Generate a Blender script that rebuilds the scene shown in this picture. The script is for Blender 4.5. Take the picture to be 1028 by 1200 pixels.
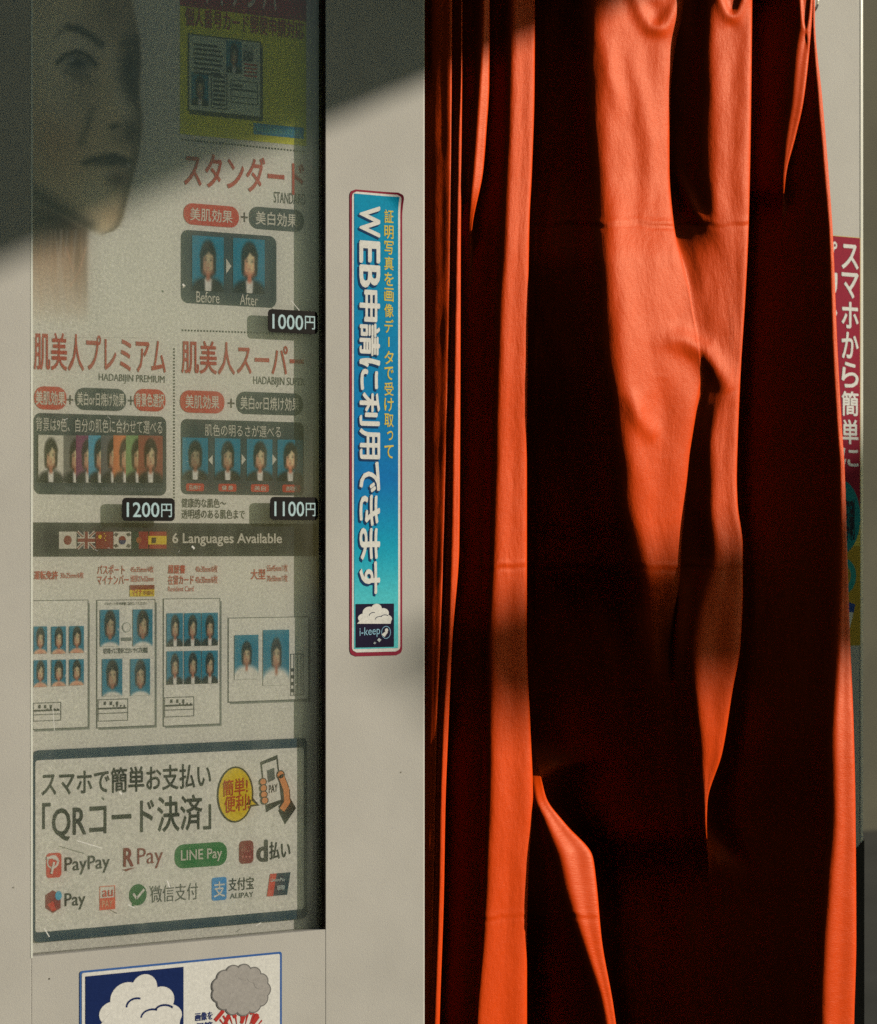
import bpy, bmesh, math, random
import numpy as np
from mathutils import Vector

random.seed(4); rng = np.random.default_rng(4)
SC = bpy.context.scene
for o in list(bpy.data.objects): bpy.data.objects.remove(o)
COL = SC.collection
R = math.radians

# ------------------------------------------------------------------ camera, light, exposure
TH = R(33.0); FPX = 3050.0; DIST = 3.77; EYE = 1.25; HOR = 640.0
CS, SN = math.cos(TH), math.sin(TH)
CAM = Vector((-DIST*SN, -DIST*CS, EYE))
cam = bpy.data.cameras.new('camera'); co = bpy.data.objects.new('camera', cam); COL.objects.link(co)
co.location = CAM; co.rotation_euler = (R(90), 0, -TH)
cam.sensor_width = 36; cam.sensor_fit = 'AUTO'; cam.lens = 36*FPX/1200; cam.shift_y = (HOR-600)/1200
cam.clip_start = .05; cam.clip_end = 300
cam.dof.use_dof = True; cam.dof.focus_distance = 3.75; cam.dof.aperture_fstop = 7.0
SC.camera = co

SUN_AZ, SUN_EL = R(58), R(17)                     # to the right of the wall's normal
LS = Vector((math.sin(SUN_AZ)*math.cos(SUN_EL), -math.cos(SUN_AZ)*math.cos(SUN_EL), math.sin(SUN_EL)))
w = bpy.data.worlds.new('World'); SC.world = w; w.use_nodes = True
nt = w.node_tree; nt.nodes.clear()
sky = nt.nodes.new('ShaderNodeTexSky'); sky.sky_type = 'NISHITA'; sky.sun_disc = False
sky.sun_elevation = SUN_EL; sky.sun_rotation = math.atan2(LS.x, LS.y)
bg = nt.nodes.new('ShaderNodeBackground'); bg.inputs['Strength'].default_value = .05
tint = nt.nodes.new('ShaderNodeMix'); tint.data_type = 'RGBA'; tint.blend_type = 'MULTIPLY'
tint.inputs[0].default_value = 1; tint.inputs[7].default_value = (.80, 1.0, .84, 1)
wo = nt.nodes.new('ShaderNodeOutputWorld')
nt.links.new(sky.outputs[0], tint.inputs[6]); nt.links.new(tint.outputs[2], bg.inputs[0]); nt.links.new(bg.outputs[0], wo.inputs[0])
sl = bpy.data.lights.new('sun', 'SUN'); sl.energy = 4.1; sl.angle = R(.55); sl.color = (1, .90, .72)
so = bpy.data.objects.new('sun', sl); COL.objects.link(so)
so.rotation_euler = LS.to_track_quat('Z', 'Y').to_euler(); so.location = (6, -4, 5)
SC.view_settings.view_transform = 'Standard'; SC.view_settings.look = 'None'
SC.view_settings.exposure = 0; SC.view_settings.gamma = 1
SC.render.engine = 'CYCLES'; SC.cycles.use_denoising = False
SC.cycles.max_bounces = 8; SC.cycles.diffuse_bounces = 0; SC.cycles.transparent_max_bounces = 12

# ------------------------------------------------------------------ geometry helpers
def P3(px, py, o=0.0):
    """the point on the plane o metres in front of the booth wall seen at photo pixel (px, py)"""
    u = (px-514)/FPX; v = (HOR-py)/FPX
    dx, dy, dz = SN+u*CS, CS-u*SN, v
    t = (-o-CAM.y)/dy
    return (CAM.x+dx*t, -o, CAM.z+dz*t)
def P(px, py, o=0.0):
    a = P3(px, py, o); return (a[0], a[2])

def lin(c): return ((c+.055)/1.055)**2.4 if c > .04045 else c/12.92
WOBS = [lin(x/255) for x in (170, 161, 146)]
def ink(r, g, b, k=.74):
    """pigment from the sunlit colour, balanced by the sunlit white beside it"""
    return tuple(min(.86, max(.004, k*lin(x/255)/wv)) for x, wv in zip((r, g, b), WOBS))

def mat(name, color, rough=.5, spec=.5, metal=0, noise=0.0, nscale=8.0, bump=0.0, bscale=400.0, ramp=None):
    m = bpy.data.materials.new(name); m.use_nodes = True
    n = m.node_tree; b = n.nodes['Principled BSDF']
    b.inputs['Base Color'].default_value = (*color, 1); b.inputs['Roughness'].default_value = rough
    b.inputs['Specular IOR Level'].default_value = spec; b.inputs['Metallic'].default_value = metal
    tc = n.nodes.new('ShaderNodeTexCoord')
    if noise:
        nz = n.nodes.new('ShaderNodeTexNoise'); nz.inputs['Scale'].default_value = nscale; nz.inputs['Detail'].default_value = 8
        nz.inputs['Roughness'].default_value = .65
        n.links.new(tc.outputs['Object'], nz.inputs['Vector'])
        mr = n.nodes.new('ShaderNodeMapRange'); mr.inputs[1].default_value = .3; mr.inputs[2].default_value = .7
        mr.inputs[3].default_value = 1-noise; mr.inputs[4].default_value = 1+noise*.3
        n.links.new(nz.outputs[0], mr.inputs[0])
        mx = n.nodes.new('ShaderNodeMix'); mx.data_type = 'RGBA'; mx.blend_type = 'MULTIPLY'; mx.inputs[0].default_value = 1
        mx.inputs[6].default_value = (*color, 1); n.links.new(mr.outputs[0], mx.inputs[7]); n.links.new(mx.outputs[2], b.inputs['Base Color'])
    if bump:
        bz = n.nodes.new('ShaderNodeTexNoise'); bz.inputs['Scale'].default_value = bscale; bz.inputs['Detail'].default_value = 3
        n.links.new(tc.outputs['Object'], bz.inputs['Vector'])
        bp = n.nodes.new('ShaderNodeBump'); bp.inputs['Strength'].default_value = bump; bp.inputs['Distance'].default_value = .001
        n.links.new(bz.outputs[0], bp.inputs['Height']); n.links.new(bp.outputs[0], b.inputs['Normal'])
    return m

def ink_mat(name='printed_ink', rough_mix=0.0):
    m = bpy.data.materials.new(name); m.use_nodes = True
    n = m.node_tree; b = n.nodes['Principled BSDF']; b.inputs['Roughness'].default_value = .55; b.inputs['Specular IOR Level'].default_value = .05
    at = n.nodes.new('ShaderNodeAttribute'); at.attribute_name = 'Ink'
    g = n.nodes.new('ShaderNodeNewGeometry')
    nz = n.nodes.new('ShaderNodeTexNoise'); nz.inputs['Scale'].default_value = 260; nz.inputs['Detail'].default_value = 4
    n.links.new(g.outputs['Position'], nz.inputs['Vector'])
    mr = n.nodes.new('ShaderNodeMapRange'); mr.inputs[1].default_value = .25; mr.inputs[2].default_value = .75
    mr.inputs[3].default_value = .86; mr.inputs[4].default_value = 1.08
    mx = n.nodes.new('ShaderNodeMix'); mx.data_type = 'RGBA'; mx.blend_type = 'MULTIPLY'; mx.inputs[0].default_value = 1
    n.links.new(nz.outputs[0], mr.inputs[0]); n.links.new(at.outputs['Color'], mx.inputs[6]); n.links.new(mr.outputs[0], mx.inputs[7])
    n.links.new(mx.outputs[2], b.inputs['Base Color'])
    if rough_mix:                                    # soft paper coating: a broad reflection beside the diffuse one
        gl = n.nodes.new('ShaderNodeBsdfGlossy'); gl.distribution = 'MULTI_GGX'; gl.inputs['Roughness'].default_value = 1.0; n.links.new(mx.outputs[2], gl.inputs[0])
        ms = n.nodes.new('ShaderNodeMixShader'); ms.inputs[0].default_value = rough_mix
        out = [q for q in n.nodes if q.type == 'OUTPUT_MATERIAL'][0]
        n.links.new(b.outputs[0], ms.inputs[1]); n.links.new(gl.outputs[0], ms.inputs[2]); n.links.new(ms.outputs[0], out.inputs[0])
    return m
INK = ink_mat(); PAPERINK = ink_mat('poster_print', .8)

def tag(o, label=None, cat=None, group=None, kind=None):
    if label: o['label'] = label
    if cat: o['category'] = cat
    if group: o['group'] = group
    if kind: o['kind'] = kind
    return o
WLOC = {}
def thing(name, loc, label, cat, group=None):
    o = bpy.data.objects.new(name, None); COL.objects.link(o); o.empty_display_size = .1
    o.location = loc; WLOC[o] = Vector(loc); return tag(o, label, cat, group)
def link_mesh(name, me, parent=None, center=None):
    """one mesh object; verts are in world metres and are moved to a local origin"""
    co_ = np.empty(len(me.vertices)*3); me.vertices.foreach_get('co', co_); co_ = co_.reshape(-1, 3)
    c = co_.mean(0) if center is None else np.array(center)
    me.vertices.foreach_set('co', (co_-c).ravel()); me.update()
    o = bpy.data.objects.new(name, me); COL.objects.link(o)
    WLOC[o] = Vector(c); o.location = Vector(c)
    if parent: o.parent = parent; o.location = Vector(c)-WLOC[parent]
    return o
def mesh_of(name, verts, faces, m, parent=None, smooth=False):
    me = bpy.data.meshes.new(name); me.from_pydata([tuple(v) for v in verts], [], faces); me.materials.append(m)
    if smooth: me.polygons.foreach_set('use_smooth', [True]*len(me.polygons))
    return link_mesh(name, me, parent)
def bm_obj(name, bm, m, parent=None, bevel=0, seg=2):
    if bevel: bmesh.ops.bevel(bm, geom=list(bm.edges), offset=bevel, segments=seg, affect='EDGES', profile=.5)
    bmesh.ops.recalc_face_normals(bm, faces=bm.faces)
    me = bpy.data.meshes.new(name); bm.to_mesh(me); bm.free(); me.materials.append(m)
    return link_mesh(name, me, parent)
def add_box(bm, x0, x1, y0, y1, z0, z1):
    vs = [bm.verts.new((x, y, z)) for x in (x0, x1) for y in (y0, y1) for z in (z0, z1)]
    for f in ((0,1,3,2),(4,6,7,5),(0,4,5,1),(2,3,7,6),(0,2,6,4),(1,5,7,3)): bm.faces.new([vs[i] for i in f])
def box(name, x0, x1, y0, y1, z0, z1, m, parent=None, bevel=0):
    bm = bmesh.new(); add_box(bm, x0, x1, y0, y1, z0, z1); return bm_obj(name, bm, m, parent, bevel)

# ------------------------------------------------------------------ flat printing: polygons of ink on a plane
FC = bpy.data.curves.new('lettering', 'FONT'); FO = bpy.data.objects.new('lettering', FC); COL.objects.link(FO)
_tc = {}
def glyphs(s, bold=0.0):
    k = (s, bold)
    if k not in _tc:
        FC.body = s; FC.offset = bold; FC.resolution_u = 3
        FO.data.update_tag(); bpy.context.view_layer.update()
        dg = bpy.context.evaluated_depsgraph_get()
        me = bpy.data.meshes.new_from_object(FO.evaluated_get(dg))
        v = np.array([tuple(a.co)[:2] for a in me.vertices]) if len(me.vertices) else np.zeros((0, 2))
        f = [tuple(p.vertices) for p in me.polygons]
        bpy.data.meshes.remove(me); _tc[k] = (v, f)
    return _tc[k]

class Print:
    def __init__(s, o, curl=None): s.o = o; s.v = []; s.f = []; s.c = []; s.curl = curl
    def raw(s, pts, faces, col, layer):
        b = len(s.v)
        for x, z in pts:
            e = s.curl(x, z) if s.curl else 0
            s.v.append((x, -(s.o+layer*.00022+e), z))
        for f in faces: s.f.append([b+i for i in f]); s.c.append(col)
    def poly(s, px, col, layer): s.raw([P(x, y, s.o) for x, y in px], [list(range(len(px)))], col, layer)
    def box(s, x0, y0, x1, y1):
        xc, yc = (x0+x1)/2, (y0+y1)/2
        X0 = P(x0, yc, s.o)[0]; X1 = P(x1, yc, s.o)[0]; Z0 = P(xc, y0, s.o)[1]; Z1 = P(xc, y1, s.o)[1]
        return X0, X1, Z1, Z0
    def rect(s, x0, y0, x1, y1, col, layer, r=0, n=6):
        X0, X1, Z0, Z1 = s.box(x0, y0, x1, y1); s.wrect(X0, X1, Z0, Z1, col, layer, r/809.0, n)
    def wrect(s, X0, X1, Z0, Z1, col, layer, r=0, n=6):
        if not r: pts = [(X0, Z0), (X1, Z0), (X1, Z1), (X0, Z1)]
        else:
            r = min(r, abs(X1-X0)/2, abs(Z1-Z0)/2); pts = []
            for cx, cz, a0 in ((X1-r, Z0+r, -90), (X1-r, Z1-r, 0), (X0+r, Z1-r, 90), (X0+r, Z0+r, 180)):
                for i in range(n+1):
                    a = R(a0+90*i/n); pts.append((cx+r*math.cos(a), cz+r*math.sin(a)))
        s.raw(pts, [list(range(len(pts)))], col, layer)
    def frame(s, x0, y0, x1, y1, t, col, layer, r=0):
        X0, X1, Z0, Z1 = s.box(x0, y0, x1, y1); t = t/809.0
        n = 6; r = max(r/809.0, .0005); o_, i_ = [], []
        for cx, cz, a0 in ((X1-r, Z0+r, -90), (X1-r, Z1-r, 0), (X0+r, Z1-r, 90), (X0+r, Z0+r, 180)):
            for i in range(n+1):
                a = R(a0+90*i/n); c_, s_ = math.cos(a), math.sin(a)
                o_.append((cx+r*c_, cz+r*s_)); ri = r-t
                i_.append((cx+ri*c_, cz+ri*s_) if ri > 0 else (cx-t*(1 if c_ > 0 or a0 in (-90, 0) else -1)+r*(1 if a0 in (-90, 0) else -1), cz+(r-t)*(1 if a0 in (0, 90) else -1)))
        m = len(o_); s.raw(o_+i_, [[k, (k+1) % m, m+(k+1) % m, m+k] for k in range(m)], col, layer)
    def oval(s, cx, cy, rx, ry, col, layer, n=28):
        X0, X1, Z0, Z1 = s.box(cx-rx, cy-ry, cx+rx, cy+ry)
        s.raw([((X0+X1)/2+(X1-X0)/2*math.cos(2*math.pi*i/n), (Z0+Z1)/2+(Z1-Z0)/2*math.sin(2*math.pi*i/n)) for i in range(n)], [list(range(n))], col, layer)
    def line(s, pts, wd, col, layer):
        q = [P(x, y, s.o) for x, y in pts]; h = wd/809.0/2
        for (a, b) in zip(q[:-1], q[1:]):
            dx, dz = b[0]-a[0], b[1]-a[1]; L = math.hypot(dx, dz) or 1; nx, nz = -dz/L*h, dx/L*h
            s.raw([(a[0]+nx, a[1]+nz), (b[0]+nx, b[1]+nz), (b[0]-nx, b[1]-nz), (a[0]-nx, a[1]-nz)], [[0, 1, 2, 3]], col, layer)
    def text(s, t, x0, y0, x1, y1, col, layer, bold=0.0, rot=0, skew=0.0, off=(0, 0)):
        v, f = glyphs(t, min(bold, 0))
        if not len(v): return
        mn, mx = v.min(0), v.max(0); q0 = v-mn; ext = np.maximum(mx-mn, 1e-6); b = max(0, bold)
        X0, X1, Z0, Z1 = s.box(x0, y0, x1, y1)
        for n, (ux, uz) in enumerate([(0, 0)] if not b else [(-b, 0), (b, 0), (0, -b*.8), (0, b*.8), (-b*.7, b*.6), (b*.7, -b*.6)]):
            q = (q0+np.array([ux, uz]))/ext
            if rot == -90: q = np.stack([q[:, 1], 1-q[:, 0]], 1)
            sx = X0+(X1-X0)*q[:, 0]+off[0]/809; sz = Z0+(Z1-Z0)*q[:, 1]+off[1]/809
            sz = sz+skew*(sx-X0)
            s.raw(list(zip(sx, sz)), f, col, layer+n*.06)
    def vtext(s, t, xc, wd, y0, y1, col, layer, bold=0.0, fill=.86):
        st = (y1-y0)/len(t)
        for i, ch in enumerate(t):
            a, b = y0+st*i, y0+st*(i+fill)
            if ch == 'ー': s.rect(xc-wd*.07, a+2, xc+wd*.07, b-2, col, layer)
            elif ch in 'っょ': s.text(ch, xc-wd*.2, a+st*.1, xc+wd*.45, b-st*.15, col, layer, bold)
            else: s.text(ch, xc-wd/2, a, xc+wd/2, b, col, layer, bold)
    def dots(s, x0, y0, x1, y1, step, wd, col, layer):
        L = math.hypot(x1-x0, y1-y0); n = int(L/step)
        for i in range(n):
            a = i/n; s.rect(x0+(x1-x0)*a, y0+(y1-y0)*a-wd/2, x0+(x1-x0)*a+wd, y0+(y1-y0)*a+wd/2, col, layer)
    def build(s, name, parent=None, m=None, label=None):
        me = bpy.data.meshes.new(name); me.from_pydata(s.v, [], s.f); me.materials.append(m or (PAPERINK if -.03 < s.o < -.015 else INK))
        at = me.attributes.new('Ink', 'FLOAT_COLOR', 'CORNER'); a = []
        for f, c in zip(s.f, s.c):
            if callable(c): a += [(*c(s.v[i][0], s.v[i][2]), 1) for i in f]
            else: a += [(*c, 1)]*len(f)
        at.data.foreach_set('color', np.array(a, dtype=np.float32).ravel())
        bm = bmesh.new(); bm.from_mesh(me)                          # every printed face looks out of the wall
        for f in bm.faces:
            f.normal_update()
            if f.normal.y > 0: f.normal_flip()
        bm.to_mesh(me); bm.free()
        o = link_mesh(name, me, parent)
        if label: o['label'] = label
        return o

# palette
WHITE = ink(170, 161, 146, .84); PAPER = ink(173, 164, 149, .84); RED = ink(158, 50, 36); GREY = ink(60, 68, 68); DARK = ink(38, 38, 36)
NAVY = ink(22, 40, 62); LRED = ink(168, 62, 46); TXT = ink(56, 56, 52); BLUEBG = ink(20, 118, 130); CREAM = ink(176, 166, 148)

# ------------------------------------------------------------------ the place: ground, a building behind, and unseen buildings added to darken the street
def build_place():
    gm = mat('asphalt', (.06, .058, .052), .9, noise=.35, nscale=3, bump=.6, bscale=120)
    g = mesh_of('ground', [(-60, -60, 0), (60, -60, 0), (60, 60, 0), (-60, 60, 0)], [[0, 1, 2, 3]], gm); tag(g, kind='structure')
    conc = mat('weathered_concrete', (.125, .118, .085), .9, noise=.35, nscale=1.4, bump=.5, bscale=60)
    dk = mat('dark_render', (.06, .06, .055), .9, noise=.3, nscale=1)
    glass = mat('dark_window_glass', (.02, .022, .025), .08)
    t = thing('building', (6, 5.6, 0), 'blurred olive grey concrete building wall behind the booth at the right edge', 'building')
    box('wall', 1.2, 12, 5.4, 8, 0, 5, conc, t)
    for i in range(4): box('window', 6.1+i*1.5, 7.1+i*1.5, 5.36, 5.399, 2.9, 4.1, glass, t)
    t = thing('building', (-4.6, -5, 0), 'dark building added out of view left of the booth to block the sky', 'building')
    box('wall', -6, -3.6, -9, .8, 0, 7, dk, t)  # added to keep skylight off the left flanks of the folds
    for i in range(3): box('window', -3.62, -3.58, -7.6+i*2.6, -6.4+i*2.6, 2.6, 4.0, glass, t)
    t = thing('building', (0, -11, 0), 'dark building across the street added out of view to block the low sky', 'building')
    box('wall', -9, 3.2, -14, -10, 0, 6.5, dk, t)  # added behind the camera to lower the ambient light
    for i in range(4): box('window', -8+i*2.9, -6.7+i*2.9, -9.999, -9.96, 2.6, 4.0, glass, t)
    # an unseen, added fascia whose straight lower edge draws the shade across the upper left
    mtl = mat('occluder_grey', (.2, .2, .19), .6)
    A = Vector(P3(0, 312)); B = Vector(P3(500, 96)); sA = 6.0; sB = sA-(B.z-A.z)/LS.z
    A2, B2 = A+LS*sA, B+LS*sB; e = (B2-A2).normalized(); nrm = e.cross(Vector((0, 0, 1)))
    if nrm.y > 0: nrm = -nrm
    a, b = A2-e*3.5, B2+e*.9
    vs = []
    for q in (a, b):
        for h in (0, 1.7):
            for tt in (0, .12): vs.append(q+Vector((0, 0, h))+nrm*tt)
    t = thing('shade_occluder', (a.x, a.y, 0), 'grey fascia board added outside the frame, throwing the slanting shade at upper left', 'occluder')
    mesh_of('occluder_board', vs, [(0,1,3,2),(4,6,7,5),(0,4,5,1),(2,3,7,6),(0,2,6,4),(1,5,7,3)], mtl, t)
    far = a
    bm = bmesh.new(); add_box(bm, far.x-.06, far.x+.06, far.y-.06, far.y+.06, 0, a.z); bm_obj('post', bm, mtl, t)
    # a pointed awning flap added out of view, shaped so its soft shade crosses the curtain
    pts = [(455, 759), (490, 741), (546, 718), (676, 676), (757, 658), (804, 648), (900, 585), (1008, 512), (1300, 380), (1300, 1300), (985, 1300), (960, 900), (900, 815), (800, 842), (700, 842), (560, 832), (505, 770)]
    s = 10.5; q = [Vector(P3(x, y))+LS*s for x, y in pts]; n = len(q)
    t = thing('shade_blocker', q[0], 'added pointed awning flap outside the frame, shading the curtain softly', 'blocker')
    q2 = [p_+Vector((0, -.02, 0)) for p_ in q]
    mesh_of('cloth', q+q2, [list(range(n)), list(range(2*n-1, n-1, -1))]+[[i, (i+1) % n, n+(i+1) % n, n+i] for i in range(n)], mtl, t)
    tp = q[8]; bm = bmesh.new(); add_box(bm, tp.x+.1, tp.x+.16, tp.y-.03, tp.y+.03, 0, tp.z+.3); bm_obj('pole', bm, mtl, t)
build_place()

# ------------------------------------------------------------------ photo booth
WALLM = mat('white_painted_panel', (.60, .583, .565), .5, .08, noise=.10, nscale=5, bump=.22, bscale=650)
EDGEM = mat('white_edge_trim', (.78, .78, .76), .3)
DARKM = mat('dark_rubber_channel', (.022, .011, .010), .5)
INM = mat('booth_interior', (.10, .10, .10), .8)
ALUM = mat('brushed_aluminium', (.62, .62, .6), .28, metal=1)
NAVYM = mat('dark_navy', (.006, .006, .011), .6, .15)
OP = -.023                                           # the poster lies this far behind the panel's face
XL = P(37.5, 600)[0]; XR = P(381.5, 600)[0]; XE = P(499, 600)[0]; XO = P(944, 600)[0]; XB = P(1014, 600)[0]
ZB = P(210, 1105)[1]; ZT = 2.085; X00 = XL-.42
booth = thing('photo_booth', ((X00+XB)/2, 0, 0), 'white photo booth with a framed poster recess and an orange curtained doorway', 'photo booth')
def rounded_post(name, x0, x1, z0, z1, rl, rr, m, depth=.03):
    """a panel piece with its two front upright edges rounded"""
    pr = [(x0, depth)]
    if rl: pr += [(x0+rl-rl*math.cos(R(a)), rl-rl*math.sin(R(a))) for a in range(0, 91, 15)]
    else: pr += [(x0, 0)]
    if rr: pr += [(x1-rr+rr*math.sin(R(a)), rr-rr*math.cos(R(a))) for a in range(0, 91, 15)]
    else: pr += [(x1, 0)]
    pr += [(x1, depth)]; n = len(pr)
    v = [(x, y, z0) for x, y in pr]+[(x, y, z1) for x, y in pr]
    f = [[i, (i+1) % n, n+(i+1) % n, n+i] for i in range(n)]+[list(range(n-1, -1, -1)), list(range(n, 2*n))]
    return v, f
def join_panels(name, lst, m, parent):
    V, F = [], []
    for v, f in lst:
        b = len(V); V += v; F += [[b+i for i in q] for q in f]
    return mesh_of(name, V, F, m, parent)
join_panels('front_panel', [rounded_post('', X00, XL, .12, 2.16, .004, .0015, WALLM), rounded_post('', XR, XE, .12, 2.16, .0012, .0045, WALLM),
    rounded_post('', XL, XR, .12, ZB, 0, 0, WALLM), rounded_post('', XL, XR, ZT, 2.16, 0, 0, WALLM)], WALLM, booth)
join_panels('side_panel', [rounded_post('', XO, XB-.012, .12, 2.16, .003, 0, WALLM)], WALLM, booth)
join_panels('corner_trim', [rounded_post('', XB-.0118, XB, .12, 2.16, .002, .008, ALUM, .05)], mat('pale_corner_trim', (.66, .66, .62), .22, .6), booth)
box('header_panel', XE+.0005, XO-.0005, -.06, -.03, 2.12, 2.3, WALLM, booth)
box('roof_panel', X00-.01, XB+.01, -.02, .95, 2.165, 2.22, WALLM, booth, .004)
bm = bmesh.new()
add_box(bm, X00, XB, .90, .93, .12, 2.16); add_box(bm, X00, X00+.02, .031, .8995, .12, 2.16); add_box(bm, XB-.02, XB, .051, .8995, .12, 2.16)
add_box(bm, XE-.03, XE-.008, .031, .8995, .12, 2.16); add_box(bm, X00+.021, XB-.021, .05, .8995, .10, .119)
bm_obj('cabin', bm, INM, booth)
box('plinth', X00+.02, XB-.02, .03, .9, 0, .0995, NAVYM, booth)
# recess lining: dark channel at the right, white elsewhere
box('recess_channel', XR-.0006, XR-.0001, -.0004, .0295, ZB, ZT, DARKM, booth)
bm = bmesh.new(); add_box(bm, XL, XR, .0262, .0298, ZB, ZT); bm_obj('recess_back', bm, WALLM, booth)
# dark navy patch, slanting at the top, at the foot of the right-hand strip
v = [P3(940, 1032), P3(1005.5, 992), P3(1012.5, 984), P3(1012.5, 1500), P3(940, 1500)]
v1 = [(x, -.0012, z) for x, y, z in v]; v0 = [(x, -.0001, z) for x, y, z in v]; n = 5
mesh_of('foot_patch', v0+v1, [list(range(n)), list(range(2*n-1, n-1, -1))]+[[i, (i+1) % n, n+(i+1) % n, n+i] for i in range(n)], NAVYM, booth)
# rail carrying the curtain
bm = bmesh.new(); bmesh.ops.create_cone(bm, cap_ends=True, segments=20, radius1=.011, radius2=.011, depth=XO-XE)
bmesh.ops.rotate(bm, verts=bm.verts, cent=(0, 0, 0), matrix=__import__('mathutils').Matrix.Rotation(R(90), 3, 'Y'))
bmesh.ops.translate(bm, verts=bm.verts, vec=((XE+XO)/2, -.0, 2.118)); bm_obj('curtain_rail', bm, ALUM, booth)

p = Print(.0002); HL = (.86, .85, .82)
for x, y, c in ((58, 1147, (.12, .11, .09)), (470, 905, (.34, .32, .29)), (16, 1040, (.36, .34, .3))): p.oval(x, y, .9, 1.0, c, 1, 8)
p.build('paint_scuffs', booth)['kind'] = 'stuff'
# acrylic pane over the poster, with scuffs of its own
def acrylic():
    m = bpy.data.materials.new('scuffed_acrylic'); m.use_nodes = True; n = m.node_tree; n.nodes.clear()
    out = n.nodes.new('ShaderNodeOutputMaterial'); tr = n.nodes.new('ShaderNodeBsdfTransparent'); tr.inputs[0].default_value = (.995, .985, .985, 1)
    gl = n.nodes.new('ShaderNodeBsdfGlossy'); gl.inputs['Roughness'].default_value = .06
    fr = n.nodes.new('ShaderNodeFresnel'); fr.inputs[0].default_value = 1.75
    mx = n.nodes.new('ShaderNodeMixShader'); ge = n.nodes.new('ShaderNodeNewGeometry'); fm = n.nodes.new('ShaderNodeMath'); fm.operation = 'MULTIPLY'; inv = n.nodes.new('ShaderNodeMath'); inv.operation = 'SUBTRACT'; inv.inputs[0].default_value = 1
    n.links.new(ge.outputs['Backfacing'], inv.inputs[1]); n.links.new(inv.outputs[0], fm.inputs[1]); n.links.new(fr.outputs[0], fm.inputs[0])   # one reflection, off the outer face
    n.links.new(fm.outputs[0], mx.inputs[0]); n.links.new(tr.outputs[0], mx.inputs[1]); n.links.new(gl.outputs[0], mx.inputs[2])
    df = n.nodes.new('ShaderNodeBsdfDiffuse'); df.inputs[0].default_value = (.7, .72, .66, 1)
    tc = n.nodes.new('ShaderNodeTexCoord'); mp = n.nodes.new('ShaderNodeMapping'); mp.inputs['Scale'].default_value = (9, 9, 1.6)
    nz = n.nodes.new('ShaderNodeTexNoise'); nz.inputs['Scale'].default_value = 3; nz.inputs['Detail'].default_value = 7
    n.links.new(tc.outputs['Object'], mp.inputs[0]); n.links.new(mp.outputs[0], nz.inputs['Vector'])
    mr = n.nodes.new('ShaderNodeMapRange'); mr.inputs[1].default_value = .45; mr.inputs[2].default_value = .8; mr.inputs[3].default_value = .0; mr.inputs[4].default_value = .05
    n.links.new(nz.outputs[0], mr.inputs[0])
    m2 = n.nodes.new('ShaderNodeMixShader'); n.links.new(mr.outputs[0], m2.inputs[0]); n.links.new(mx.outputs[0], m2.inputs[1]); n.links.new(df.outputs[0], m2.inputs[2])
    tl = n.nodes.new('ShaderNodeBsdfTranslucent'); tl.inputs[0].default_value = (.84, .96, .74, 1)       # the scuffed sheet scatters some light on to the poster
    m3 = n.nodes.new('ShaderNodeMixShader'); m3.inputs[0].default_value = .12; n.links.new(m2.outputs[0], m3.inputs[1]); n.links.new(tl.outputs[0], m3.inputs[2])
    n.links.new(m3.outputs[0], out.inputs[0]); return m
ACR = acrylic(); OA = -.0085
pane = box('acrylic_pane', XL+.0006, XR-.0012, -OA, -OA+.0006, ZB+.001, ZT-.001, ACR, booth)
# its cut edge shows milky at the left and along the bottom
CUT = mat('milky_cut_edge', (.84, .86, .82), .3)
bm = bmesh.new()
add_box(bm, XL-.0018, XL+.0012, -.0003, .004, ZB-.002, ZT)
bm_obj('pane_edge', bm, CUT, booth)
# hairline scratches on the pane
sp = Print(OA+.0004); sc = ink(200, 195, 182)
for (x0, y0, x1, y1, wd) in ((341, 352, 351, 364, .7), (90, 985, 120, 994, .9), (52, 1088, 58, 1098, 1.1), (150, 1060, 158, 1064, 1), (300, 1085, 306, 1081, .7),
        (225, 640, 228, 643, 2.2), (140, 928, 143, 931, 2.0), (196, 1032, 199, 1040, 1.6), (62, 830, 64, 856, .6), (214, 333, 216, 335, 2)):
    sp.line([(x0, y0), (x1, y1)], wd, sc, 1)
for i in range(30):
    x, y = random.uniform(50, 365), random.uniform(330, 1090); a = random.uniform(0, 3.1); L = random.uniform(1, 5)
    sp.line([(x, y), (x+L*math.cos(a), y+L*math.sin(a))], random.uniform(.25, .45), sc, 1)
sp.build('scratch_marks', pane)['kind'] = 'stuff'

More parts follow.
